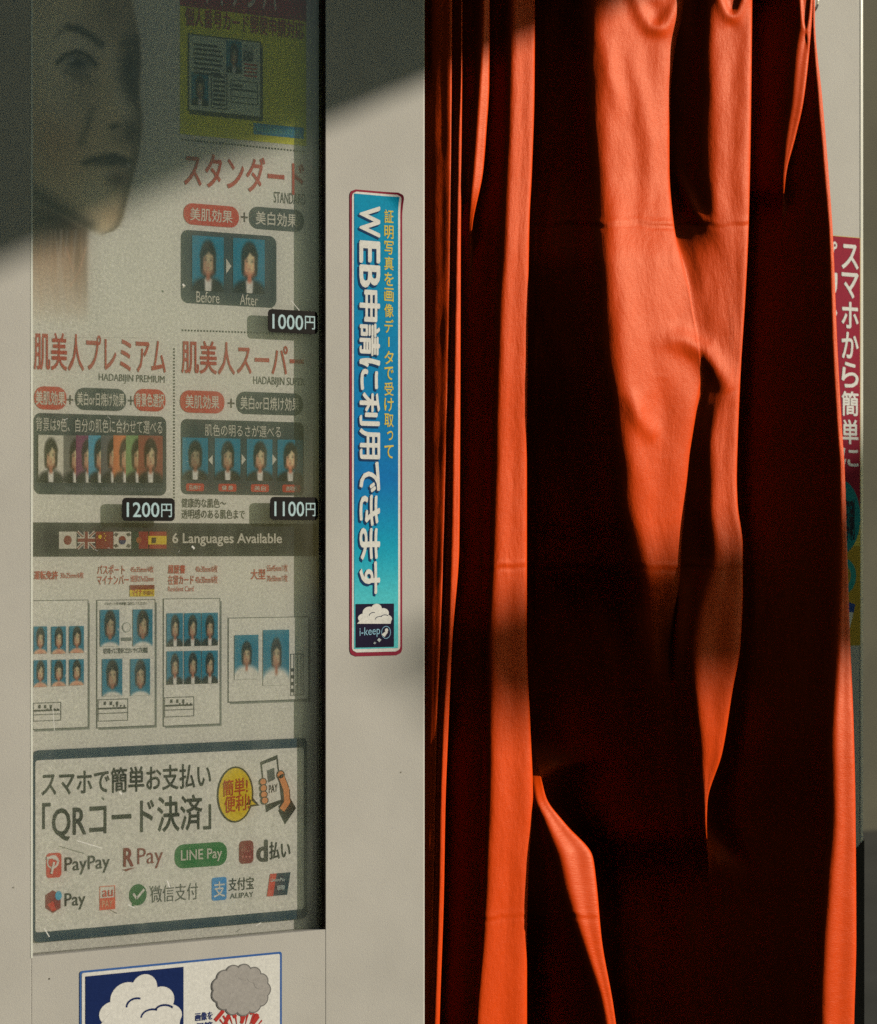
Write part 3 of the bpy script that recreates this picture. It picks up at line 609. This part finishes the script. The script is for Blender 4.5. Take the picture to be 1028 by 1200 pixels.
p = logo(); p.rect(248, 1028, 265.5, 1055, ink(40, 128, 160), 2, r=3); p.text('支', 250.5, 1033, 263.5, 1051, PAPER, 3, .015); p.text('支付宝', 268, 1028, 297.5, 1043, K, 3, .01); p.text('ALIPAY', 269.5, 1046, 297, 1052, ink(80, 80, 74), 3, .005); p.build('payment_logo', pay)
p = logo(); p.poly([(316.5, 1024), (340.5, 1022), (336.5, 1048.5), (312.5, 1050.5)], ink(30, 62, 72), 2); p.poly([(316.5, 1024), (324, 1023.4), (320, 1050), (312.5, 1050.5)], RD, 3); p.text('UnionPay', 317, 1029, 334, 1034, ink(170, 170, 160), 4, .01); p.text('銀聯', 324.5, 1037, 333.5, 1043, ink(170, 170, 160), 4, .01); p.build('payment_logo', pay)

# ------------------------------------------------------------------ price tags on the pane
def price_tag(x0, y0, x1, y1, text, label):
    o = OA+.0012; q = Print(o); X0, X1, Z0, Z1 = q.box(x0, y0, x1, y1)
    t = thing('price_tag', ((X0+X1)/2, -o, Z0), label, 'price tag', 'price tags stuck on the poster pane')
    bm = bmesh.new(); n = 5; r = .006; pts = []
    for cx, cz, a0 in ((X1-r, Z0+r, -90), (X1-r, Z1-r, 0), (X0+r, Z1-r, 90), (X0+r, Z0+r, 180)):
        for i in range(n+1): a = R(a0+90*i/n); pts.append((cx+r*math.cos(a), cz+r*math.sin(a)))
    a = [bm.verts.new((x, -OA-.0003, z)) for x, z in pts]; b = [bm.verts.new((x, -OA-.0012, z)) for x, z in pts]; m = len(pts)
    bm.faces.new(a); bm.faces.new(b)
    for i in range(m): bm.faces.new([a[i], a[(i+1) % m], b[(i+1) % m], b[i]])
    bm_obj('plate', bm, mat('black_plate', (.010, .008, .008), .6, .12), t)
    w_ = x1-x0; h = y1-y0; c = ink(150, 164, 156)
    q.text(text, x0+w_*.085, y0+h*.20, x0+w_*.70, y1-h*.17, c, 1, .012); q.text('円', x0+w_*.74, y0+h*.26, x1-w_*.06, y1-h*.17, c, 1, .008); q.build('price', t)
price_tag(314.5, 363.5, 372.5, 390.5, '1000', 'black price tag reading 1000 yen, uppermost, under the before and after photos')
price_tag(143.5, 583.5, 205, 610.5, '1200', 'black price tag reading 1200 yen, under the row of coloured backgrounds')
price_tag(317, 582.5, 373, 609.5, '1100', 'black price tag reading 1100 yen, under the four skin brightness photos')

# ------------------------------------------------------------------ stickers on the wall
def cloud(p, cx, cy, wd, hh, col, line, layer):
    """the flat-bottomed cloud emblem: lobes and a straight base"""
    L = [(-.30, .12, .17, .2), (-.14, -.12, .2, .27), (.06, -.30, .15, .22), (.25, -.10, .16, .22), (.30, .16, .2, .2), (.02, .1, .22, .25)]
    for i, (a, b, c, d) in enumerate(L): p.oval(cx+a*wd, cy+b*hh, c*wd, d*hh, col, layer+i*.1)
    p.poly([(cx-.50*wd, cy+.38*hh), (cx-.34*wd, cy+.1*hh), (cx+.40*wd, cy+.1*hh), (cx+.48*wd, cy+.22*hh), (cx+.46*wd, cy+.38*hh)], col, layer+.7)
    for (a, b, r0, r1, s0, s1) in ((-.02, .02, .13, .15, 180, 285), (.16, .20, .14, .15, 185, 290), (.30, .10, .12, .12, 205, 320)):
        pts = [(cx+(a+r0*math.cos(R(t_)))*wd, cy+(b+r1*math.sin(R(t_)))*hh) for t_ in np.linspace(s0, s1, 9)]
        p.line(pts, max(.9, wd*.022), line, layer+1)

XS0, XS1 = P(410, 500)[0], P(471.5, 500)[0]; ZS1 = P(440, 224)[1]
def curl(x, z):
    d = max(0, (x-(XS1-.034))/.034*.7+(z-(ZS1-.03))/.03*.7-.55); return .012*d*d
ws = thing('wall_sticker', P3(440, 768), 'tall narrow blue sticker with sideways white lettering and a lifted corner, between poster and curtain', 'sticker')
p = Print(.0006, curl); BORD = ink(120, 34, 46)
def grad(x, z):
    t = (P(440, 224)[1]-z)/(P(440, 224)[1]-P(440, 768)[1])
    ks = [(0, (4, 112, 132)), (.4, (6, 100, 134)), (.62, (10, 90, 134)), (.76, (16, 124, 140)), (.87, (64, 152, 150)), (1, (80, 158, 150))]
    for (a, ca), (b, cb) in zip(ks[:-1], ks[1:]):
        if t <= b: u = max(0, (t-a)/(b-a)); return ink(*[ca[i]+(cb[i]-ca[i])*u for i in range(3)])
    return ink(*ks[-1][1])
def grid_rect(p, x0, y0, x1, y1, col, layer, nx=14, ny=90, r=0):
    X0, X1, Z0, Z1 = p.box(x0, y0, x1, y1); r /= 809.
    pts = []
    for j in range(ny+1):
        z = Z1+(Z0-Z1)*j/ny; dz = min(z-Z0, Z1-z); ins = r-math.sqrt(max(0, r*r-(r-dz)**2)) if dz < r else 0
        for i in range(nx+1): pts.append((X0+ins+(X1-X0-2*ins)*i/nx, z))
    W = nx+1; p.raw(pts, [[j*W+i, j*W+i+1, j*W+W+i+1, j*W+W+i] for j in range(ny) for i in range(nx)], col, layer)
grid_rect(p, 410, 224, 471.5, 768.5, BORD, 0, ny=240, r=8); grid_rect(p, 412.6, 226.5, 469, 764, PAPER, 1.4, ny=240, r=6); grid_rect(p, 415, 229, 466.5, 760, grad, 2.8)
p.build('sticker_sheet', ws)
p = Print(.0006, curl)
for ch, a, b in (('W', 242, 277), ('E', 284, 307), ('B', 312, 336), ('申', 341, 376), ('請', 380, 416), ('に', 421, 456), ('利', 461, 498), ('用', 503, 537), ('で', 542, 576), ('き', 581, 615), ('ま', 620, 655), ('す', 659, 695)):
    p.text(ch, 421.5, a, 444.5, b, ink(18, 44, 70), 4, .055, rot=-90, off=(-1.4, -1.6)); p.text(ch, 421.5, a, 444.5, b, ink(184, 176, 164), 5, .028, rot=-90)
p.build('main_lettering', ws)
p = Print(.0006, curl); p.vtext('証明写真を画像データで受け取って', 455.5, 10.5, 246, 540, ink(176, 150, 60), 4, .016, .84); p.build('small_lettering', ws)
p = Print(.0006, curl); p.rect(416.5, 707.5, 461.5, 758.5, ink(26, 20, 36), 4); cloud(p, 438.5, 721, 41, 26, ink(184, 174, 158), ink(60, 60, 70), 5)
p.text('i-keep', 421, 735.5, 445, 748, ink(120, 150, 160), 6, 0, skew=.06); p.oval(452, 741, 5.6, 7.5, ink(110, 140, 150), 6); p.oval(452, 741, 4.8, 6.7, ink(26, 20, 36), 6.4); p.oval(452.5, 738.5, 1.9, 2.3, PAPER, 7); p.poly([(451, 740), (454, 741), (450, 746.5), (446.5, 743.5)], PAPER, 7.2)
p.poly([(443.5, 747.5), (446.5, 749.5), (444, 752.5), (441.5, 750)], ink(150, 150, 140), 7); p.poly([(438, 752), (440.5, 753), (439, 755), (437, 754)], ink(130, 130, 124), 7); p.build('emblem', ws)

cl = thing('wall_sticker', P3(210, 1310), 'white sticker with a blue outline and two cloud emblems, under the poster recess', 'sticker')
p = Print(.0006); BLU = ink(50, 78, 120); p.rect(93.5, 1126.5, 330.5, 1330, BLU, 0, r=3); p.rect(96, 1129, 328, 1327, PAPER, 1.4, r=2); p.build('sticker_sheet', cl)
p = Print(.0006); NV = ink(20, 32, 66); p.rect(100, 1138.5, 215, 1300, NV, 3); cloud(p, 163, 1179, 100, 72, ink(184, 172, 156), NV, 4); p.text('i-keep', 115, 1222, 195, 1252, PAPER, 5, 0); p.build('emblem', cl)
p = Print(.0006)
for k in range(9):
    a = R(200+k*18); p.poly([(282+26*math.cos(a-.06), 1200-16*math.sin(a-.06)*-1-0), (282+26*math.cos(a+.06), 1200+16*math.sin(a+.06)), (282+14*math.cos(a), 1212+8*math.sin(a))], ink(150, 44, 36), 3)
for (x, y, x2, y2) in ((252, 1196, 262, 1184), (262, 1204, 268, 1190), (271, 1183, 276, 1192), (286, 1190, 283, 1199), (300, 1180, 293, 1188), (296, 1200, 302, 1188)):
    p.line([(x, y), (x2, y2)], 4.6, ink(150, 44, 36), 3.4)
c0 = ink(136, 126, 114); c1 = ink(96, 90, 82)
for layer, col, gr in ((4, c1, 1.4), (5, c0, 0)):
    p.oval(282, 1160, 27+gr, 23+gr, col, layer)
    for k in range(13):
        a = 2*math.pi*k/13; p.oval(282+26*math.cos(a), 1160+21*math.sin(a), 8+gr, 8.6+gr, col, layer+.04+.06*k)
p.text('画像を', 229, 1186, 249, 1195.5, ink(40, 46, 80), 3, .03); p.text('保管', 229, 1198, 249, 1208, ink(40, 46, 80), 3, .03); p.build('cloud_diagram', cl)

rs = thing('wall_sticker', P3(985, 760), 'red vertical sticker with white lettering half hidden by the right edge of the curtain', 'sticker')
p = Print(.0006); p.rect(945, 276, 1008.5, 757, ink(176, 150, 60), 0); p.rect(945.5, 276.5, 1008, 600, ink(122, 20, 38), 1); p.rect(945.5, 640, 1008, 756.5, ink(150, 116, 36), .8)
p.build('sticker_sheet', rs)
p = Print(.0006)
y = 287
for ch, h in zip('スマホから簡単に', (28, 29, 30, 30, 29, 28, 28, 22)): p.text(ch, 986.5, y, 1005.5, y+h, ink(190, 182, 170), 3, .022); y += h+5.2
p.vtext('プリントできる', 971, 19, 283, 540, ink(190, 182, 170), 3, .02, .84); p.build('lettering', rs)
p = Print(.0006); p.oval(984, 606, 24, 44, ink(24, 108, 104), 4); p.text('印刷', 990, 586, 1001, 632, ink(40, 36, 40), 5, .03); p.oval(990, 675, 13, 20, ink(40, 120, 110), 4); p.oval(988, 675, 8.5, 13, ink(150, 116, 36), 5)
p.poly([(980, 702), (1002, 708), (1000, 718), (980, 716)], ink(40, 60, 110), 4); p.poly([(980, 716), (1000, 718), (994, 742), (980, 740)], PAPER, 4); p.build('drawing', rs)

bpy.data.objects.remove(FO)

# ------------------------------------------------------------------ the orange curtain
def pchip(xs, ys, x):
    xs, ys = np.array(xs, float), np.array(ys, float); h = np.diff(xs); d = np.diff(ys)/h; m = np.zeros(len(xs))
    for i in range(1, len(xs)-1):
        if d[i-1]*d[i] > 0:
            w1, w2 = 2*h[i]+h[i-1], h[i]+2*h[i-1]; m[i] = (w1+w2)/(w1/d[i-1]+w2/d[i])
    m[0], m[-1] = d[0], d[-1]
    x = np.clip(x, xs[0], xs[-1]); k = np.clip(np.searchsorted(xs, x)-1, 0, len(xs)-2); t = (x-xs[k])/h[k]
    return ys[k]*(2*t**3-3*t**2+1)+h[k]*m[k]*(t**3-2*t**2+t)+ys[k+1]*(-2*t**3+3*t**2)+h[k]*m[k+1]*(t**3-t**2)
def T(d): ks = sorted(d); return lambda y: float(pchip(ks, [d[k] for k in ks], y))
# each ridge: left limit of its lit face, its silhouette, how far it stands out, how strongly it exists; all against height
RG = [
 dict(t=T({-120: 507, 262: 507, 600: 505, 900: 501, 1400: 497}), s=T({-120: 530, 262: 528, 600: 521, 900: 511, 1400: 503}), o=T({-120: -.008, 1400: -.008}), a=T({-120: 1, 1400: 1}), tilt=.5),
 dict(t=T({-120: 540.3, 80: 540, 150: 538, 262: 536, 400: 534, 520: 532, 640: 530, 750: 526, 850: 520, 940: 517, 1050: 515, 1200: 510, 1400: 505}),
      s=T({-120: 541.8, 80: 541.6, 150: 541, 262: 540, 400: 539.5, 520: 539, 640: 538, 750: 530, 850: 525.5, 940: 522, 1050: 520, 1200: 515, 1400: 511}), o=T({-120: -.003, 1400: -.003}), a=T({-120: 1, 1400: 1}), tilt=-.15),
 dict(t=T({-120: 568, 40: 566, 100: 563, 150: 559.5, 200: 556, 270: 549, 400: 545}), s=T({-120: 573.5, 40: 573.5, 100: 573, 150: 570, 200: 566, 270: 553, 400: 548}), o=T({-120: .004, 200: .004, 1400: .0}), a=T({-120: 1, 200: 1, 300: .25, 380: 0, 1400: 0}), tilt=-.2),
 dict(t=T({-120: 603, 40: 601, 100: 600, 200: 597, 262: 594, 400: 587, 520: 584, 640: 581, 750: 577, 850: 577, 930: 576, 1020: 573, 1100: 569, 1200: 561, 1400: 556}),
      s=T({-120: 627, 100: 626, 200: 623, 262: 620, 400: 618, 520: 617, 750: 617, 850: 621, 930: 624, 1020: 619, 1100: 617, 1400: 617}), o=T({-120: .004, 200: .006, 300: .014, 430: .012, 560: .004, 1400: .004}), a=T({-120: 1, 1400: 1}), tilt=-.06),
 dict(t=T({-120: 626, 860: 622, 920: 627, 935: 629, 966: 642, 1003: 657, 1050: 668, 1102: 684, 1181: 708, 1300: 724, 1400: 730}), s=T({-120: 629, 860: 625, 920: 636, 935: 640, 966: 663, 1003: 694, 1030: 698, 1102: 705, 1181: 719, 1300: 733, 1400: 740}),
      o=T({-120: .004, 900: .004, 935: .008, 1003: .03, 1100: .045, 1400: .05}), a=T({-120: 0, 860: 0, 925: .8, 960: 1, 1400: 1}), tilt=-.04),
 dict(t=T({-120: 700, 60: 700, 150: 703, 262: 712, 350: 716, 430: 721, 500: 731, 560: 738, 600: 742, 640: 752, 700: 760, 900: 770}),
      s=T({-120: 806, 0: 802, 60: 790, 110: 785, 200: 784, 262: 789, 350: 806, 440: 818, 530: 808, 605: 801, 640: 798, 700: 796, 900: 800}),
      o=T({-120: .036, 200: .041, 262: .056, 310: .069, 430: .073, 520: .07, 650: .06, 1400: .04}), a=T({-120: 1, 640: 1, 720: .45, 820: .1, 900: 0, 1400: 0}), tilt=-.07),
 dict(t=T({-120: 831, 60: 833, 200: 833, 300: 845, 430: 855, 470: 844, 530: 834, 586: 834, 652: 839, 700: 826, 740: 818, 772: 815, 846: 820, 925: 825, 1000: 826}),
      s=T({-120: 882, 100: 880, 262: 877, 350: 873, 430: 868, 520: 864, 560: 863, 590: 864, 640: 870, 690: 870, 757: 867, 809: 858, 882: 846, 940: 829, 1000: 827}),
      o=T({-120: .075, 300: .078, 600: .09, 800: .10, 940: .085, 1400: .06}), a=T({-120: 1, 935: 1, 1060: 0, 1400: 0}), tilt=.05),
 dict(t=T({-120: 938, 0: 938, 60: 933, 120: 928, 160: 922, 205: 917, 300: 912}), s=T({-120: 953, 0: 952, 60: 948, 120: 941, 160: 932, 205: 921, 300: 914}), o=T({-120: .074, 100: .07, 205: .055, 1400: .05}), a=T({-120: 1, 150: 1, 205: .8, 270: 0, 1400: 0}), tilt=.15),
 dict(t=T({-120: 953.5, 20: 952.5, 115: 959, 197: 966, 276: 972, 400: 976, 492: 981, 556: 985, 642: 986, 760: 983, 800: 981, 867: 978, 967: 979, 1033: 974, 1117: 968, 1200: 966, 1400: 962}),
      s=T({-120: 956, 20: 955, 115: 963.5, 197: 970.5, 276: 976, 400: 981, 492: 986, 556: 990, 642: 992.5, 750: 996, 850: 1000, 940: 1002, 1100: 1003, 1200: 1000.5, 1400: 998}),
      o=T({-120: .06, 100: .066, 300: .085, 600: .12, 900: .17, 1400: .19}), a=T({-120: 1, 1400: 1}), tilt=-.03),
]
GAP = 9.0
VALLEY = T({-120: 1, 120: 1, 200: .92, 240: .72, 278: .34, 315: .12, 360: .04, 430: .05, 480: .25, 540: .42, 640: .5, 720: .9, 780: 1, 1400: 1})
def row_of(own, y, there):
    """control points (pixel column, distance out) across the cloth at one height, for the ridges that are there"""
    pts = [(474., -.05), (488., -.046)]; last = (490., -.045); wait = []
    for k, (t_, s_, oT, oS) in enumerate(own):
        if not there[k]: wait.append(k); continue
        bx = last[0]-GAP if k else last[0]+4
        rise = min((t_-bx)/930., .22+.08*(k == 8)); nb, ob = max(bx, t_-rise*1100), oT-rise
        at = lambda f: (nb+(t_-nb)*f, ob+rise*f)
        f = 0.0
        for w in wait:                                  # a ridge that has died away lies flat on this flank, where it used to be
            fT = min(.80, max(f+.02, (own[w][0]-nb)/(t_-nb))); fS = min(.84, max(fT+.02, (own[w][1]-nb)/(t_-nb)))
            fB = 0.0 if w == wait[0] else (f+fT)/2
            pts += [at(fB), at((fB+fT)/2), at(fT), at((fT+fS)/2), at(fS), at(fS+.01)]; f = fS+.01
        B = at(f+(.03 if wait else 0))
        if k == 6 and not wait:                         # the hollow between the two wide ridges fills out where the cloth is tight
            v_ = VALLEY(y); B = (B[0]*v_+(last[0]+5)*(1-v_), B[1]*v_+(last[1]+.001)*(1-v_))
        pts += [B, ((B[0]+t_)/2, (B[1]+oT)/2), (t_, oT), ((t_+s_)/2, (oT+oS)/2+.0008), (s_, oS), (s_-2.2, oS-.0165) if not (k == 5 and there[6]) else (s_-2.2*VALLEY(y)+3*(1-VALLEY(y)), oS-.0165*VALLEY(y)+.0005*(1-VALLEY(y)))]
        last = (s_, oS); wait = []
    px, po = pts[-1]
    return np.array(pts+[(px-3, po-.018), (px-18, po-.05)])
def row(y):
    own, al = [], []
    for r in RG:
        t_, s_, oS = r['t'](y), r['s'](y), r['o'](y); own.append((t_, s_, oS-r['tilt']*(s_-t_)/(680+441*r['tilt']), oS)); al.append(r['a'](y))
    out = None; fade = [k for k, a in enumerate(al) if .001 < a < .999]
    for bits in range(1 << len(fade)):
        there = [a > .5 for a in al]; wgt = 1.0
        for q, k in enumerate(fade):
            on_ = bool(bits >> q & 1); there[k] = on_; e = al[k]**2*(3-2*al[k]); wgt *= e if on_ else 1-e
        p_ = row_of(own, y, there)*wgt; out = p_ if out is None else out+p_
    return out
def noise2(x, y, seed):
    r = np.random.default_rng(seed); v = np.zeros_like(x)
    for k in range(7):
        fx, fy, ph, am = r.uniform(.5, 1.8), r.uniform(.5, 1.8), r.uniform(0, 6.28), r.uniform(.4, 1); sg = r.choice([-1, 1])
        v += am*np.sin(fx*x+sg*fy*y+ph+.8*np.sin(.7*fy*y+ph*2))
    return v/4
def curtain():
    ys = np.concatenate([np.arange(-104, 1345, 2.5)]); rows = []
    NS = 9
    for y in ys:
        q = row(float(y))*np.array([[1, 809*.9]])
        n = len(q); d = np.sqrt(np.hypot(*np.diff(q, axis=0).T)+.05); ts = np.concatenate([[0], np.cumsum(d)])
        out = []
        for i in range(n-1):
            p0 = q[i-1] if i else 2*q[0]-q[1]; p1, p2 = q[i], q[i+1]; p3 = q[i+2] if i+2 < n else 2*q[-1]-q[-2]
            t0 = ts[i]-(d[i-1] if i else d[0]); t1, t2 = ts[i], ts[i+1]; t3 = t2+(d[i+1] if i+1 < n-1 else d[-1])
            for k in range(NS):
                t = t1+(t2-t1)*k/NS
                A1 = (t1-t)/(t1-t0)*p0+(t-t0)/(t1-t0)*p1; A2 = (t2-t)/(t2-t1)*p1+(t-t1)/(t2-t1)*p2; A3 = (t3-t)/(t3-t2)*p2+(t-t2)/(t3-t2)*p3
                B1 = (t2-t)/(t2-t0)*A1+(t-t0)/(t2-t0)*A2; B2 = (t3-t)/(t3-t1)*A2+(t-t1)/(t3-t1)*A3
                out.append((t2-t)/(t2-t1)*B1+(t-t1)/(t2-t1)*B2)
        out.append(q[-1]); rows.append(np.array(out))
    G = np.array(rows); G[..., 1] /= 809*.9
    # smooth a little down the cloth
    for _ in range(2): G[1:-1] = .5*G[1:-1]+.25*(G[:-2]+G[2:])
    H, W = G.shape[:2]; PX = G[..., 0]; O = G[..., 1].copy(); YY = np.repeat(ys[:, None], W, 1)
    ci = np.arange(W)[None, :]/NS*np.ones((H, 1))                     # column in control points: which ridge we are on
    PTS = 6; on = lambda k0, k1: (1/(1+np.exp(-(ci-k0)*2)))*(1/(1+np.exp((ci-k1)*2)))
    body = on(2, 2+PTS*9)
    O += body*.0010*noise2(PX/30, YY/120, 3)+body*.0004*noise2(PX/9, YY/30, 5)
    O += on(2+PTS*5, 2+PTS*7)*(.0011*noise2(PX/15, YY/46, 11)+.0006*noise2(PX/7, YY/19, 12))
    # small drapes hanging between the hooks
    def drape(cx, cy, hw, dep, am, wd, k0, k1):
        u = (PX-cx)/hw; yc = cy-dep*u*u; dist = (YY-yc)/np.sqrt(1+(2*dep*u/hw)**2)
        return am*np.exp(-(dist/wd)**2)*on(k0, k1)*(np.abs(u) < 1.6)
    m4a, m4b, m5 = [(2+PTS*q, 2+PTS*q+5) for q in (5, 6, 7)]
    O += drape(770, 34, 26, 40, .0065, 8, *m4a)+drape(772, 0, 18, 40, .004, 7, *m4a)+drape(858, 20, 20, 46, .006, 7, *m4b)+drape(944, 36, 9, 50, .003, 5, *m5)
    def crease(pts, am, wd, k0, k1, y0=-999, y1=9999):
        m = np.full(PX.shape, 1e9); w_ = np.ones(PX.shape); n_ = len(pts)-1; i_ = -1
        for (ax, ay), (bx, by) in zip(pts[:-1], pts[1:]):
            t = np.clip(((PX-ax)*(bx-ax)+(YY-ay)*(by-ay))/((bx-ax)**2+(by-ay)**2), 0, 1); i_ += 1; d_ = np.hypot(PX-ax-t*(bx-ax), YY-ay-t*(by-ay)); w_ = np.where(d_ < m, (i_+t)/n_, w_); m = np.minimum(m, d_)
        return am*np.exp(-(m/wd)**2)*np.sin(np.pi*np.clip(w_, .02, .98))**.6*on(k0, k1)
    a0, b1 = m4a[0], m4b[1]
    O += crease([(738, 20), (748, 90), (758, 160), (764, 240)], .004, 11, *m4a)               # long soft fold down the lit panel
    O += crease([(706, 40), (716, 90), (732, 140)], .003, 9, *m4a)
    O += crease([(776, 400), (800, 398), (826, 412), (846, 440), (856, 462)], .008, 13, a0, b1)   # the buckle
    O += crease([(735, 455), (750, 490), (770, 516)], .005, 10, *m4a)
    O -= crease([(775, 440), (778, 480), (776, 540)], .003, 9, *m4a)
    O += crease([(795, 205), (812, 245), (826, 262)], .005, 7, a0, b1)
    # pressed folds and the seam, running level round the cloth
    for yy, am, k0, k1 in ((263, .0009, 2+PTS*5-1, 2+PTS*7-1), (665, .0006, 2+PTS*3, 2+PTS*7), (1075, .0005, 2+PTS*3, 2+PTS*5)):
        wob = yy+1.6*np.sin(PX/11)+1.0*np.sin(PX/4.3); O += on(k0, k1)*am*(1+.5*np.sin(PX/17+yy))*(np.exp(-((YY-wob+3.5)/3.2)**2)-1.1*np.exp(-((YY-wob-1.5)/2.4)**2))
    k = (YY-HOR)*-1/FPX; u = (PX-514)/FPX; dx, dy = SN+u*CS, CS-u*SN; t = (-O-CAM.y)/dy
    V = np.stack([CAM.x+dx*t, -O, CAM.z+k*t], -1)
    idx = np.arange(H*W).reshape(H, W); F = np.stack([idx[:-1, :-1], idx[1:, :-1], idx[1:, 1:], idx[:-1, 1:]], -1).reshape(-1, 4)
    me = bpy.data.meshes.new('cloth'); me.from_pydata(V.reshape(-1, 3).tolist(), [], F.tolist())
    uv = me.uv_layers.new(name='UVMap'); arc = np.zeros((H, W)); arc[:, 1:] = np.cumsum(np.linalg.norm(np.diff(V[H//2], axis=0), axis=1))[None, :]
    U = np.stack([arc, V[..., 2]], -1).reshape(-1, 2); li = np.empty(len(me.loops), dtype=np.int32); me.loops.foreach_get('vertex_index', li)
    uv.data.foreach_set('uv', U[li].astype(np.float32).ravel())
    me.polygons.foreach_set('use_smooth', [True]*len(me.polygons))
    m = bpy.data.materials.new('orange_satin_cloth'); m.use_nodes = True; n = m.node_tree; b = n.nodes['Principled BSDF']
    b.inputs['Base Color'].default_value = (.85, .072, .003, 1); b.inputs['Roughness'].default_value = .42; b.inputs['Specular IOR Level'].default_value = .20
    b.inputs['Specular Tint'].default_value = (1, .68, .40, 1); b.inputs['Sheen Weight'].default_value = .0; b.inputs['Sheen Roughness'].default_value = .4; b.inputs['Sheen Tint'].default_value = (1, .75, .55, 1)
    tc = n.nodes.new('ShaderNodeTexCoord'); mp = n.nodes.new('ShaderNodeMapping'); mp.inputs['Scale'].default_value = (1, 1, 1); n.links.new(tc.outputs['UV'], mp.inputs[0])
    nz = n.nodes.new('ShaderNodeTexNoise'); nz.inputs['Scale'].default_value = 900; nz.inputs['Detail'].default_value = 2; n.links.new(mp.outputs[0], nz.inputs['Vector'])
    n2 = n.nodes.new('ShaderNodeTexNoise'); n2.inputs['Scale'].default_value = 38; n2.inputs['Detail'].default_value = 6; n2.inputs['Roughness'].default_value = .6
    mp2 = n.nodes.new('ShaderNodeMapping'); mp2.inputs['Scale'].default_value = (1.6, .5, 1); n.links.new(tc.outputs['UV'], mp2.inputs[0]); n.links.new(mp2.outputs[0], n2.inputs['Vector'])
    ad_ = n.nodes.new('ShaderNodeMath'); ad_.operation = 'MULTIPLY_ADD'; ad_.inputs[1].default_value = .22; n.links.new(nz.outputs[0], ad_.inputs[0]); n.links.new(n2.outputs[0], ad_.inputs[2])
    bp = n.nodes.new('ShaderNodeBump'); bp.inputs['Strength'].default_value = .45; bp.inputs['Distance'].default_value = .0035; n.links.new(ad_.outputs[0], bp.inputs['Height']); n.links.new(bp.outputs[0], b.inputs['Normal'])
    me.materials.append(m)
    t = thing('curtain', (P3(750, 1300)[0], 0, P3(750, 1345)[2]), 'long orange satin curtain hanging in deep folds across the booth doorway', 'curtain')
    o = link_mesh('cloth', me, t); so_ = o.modifiers.new('thickness', 'SOLIDIFY'); so_.thickness = .0012; so_.offset = -1
    # hooks above, on the rail
    for x in (520, 600, 690, 780, 870, 950):
        c = P3(x, -100, 0); bm = bmesh.new()
        for i in range(16):
            a = 2*math.pi*i/16; a2 = 2*math.pi*(i+1)/16
        q = [(c[0]+.0015, .016*math.cos(2*math.pi*i/20), 2.118+.016*math.sin(2*math.pi*i/20)) for i in range(20)]; q2 = [(x_-.003, y_*1.0, z_) for x_, y_, z_ in q]; q3 = [(x_-.003, y_*1.18, 2.118+(z_-2.118)*1.18) for x_, y_, z_ in q]; q4 = [(x_, y_*1.18, 2.118+(z_-2.118)*1.18) for x_, y_, z_ in q]
        vv = q+q2+q3+q4; ff = []
        for s_ in range(4):
            for i in range(20): ff.append((s_*20+i, s_*20+(i+1) % 20, ((s_+1) % 4)*20+(i+1) % 20, ((s_+1) % 4)*20+i))
        bm.free(); mesh_of('ring', vv, ff, ALUM, t)
curtain()
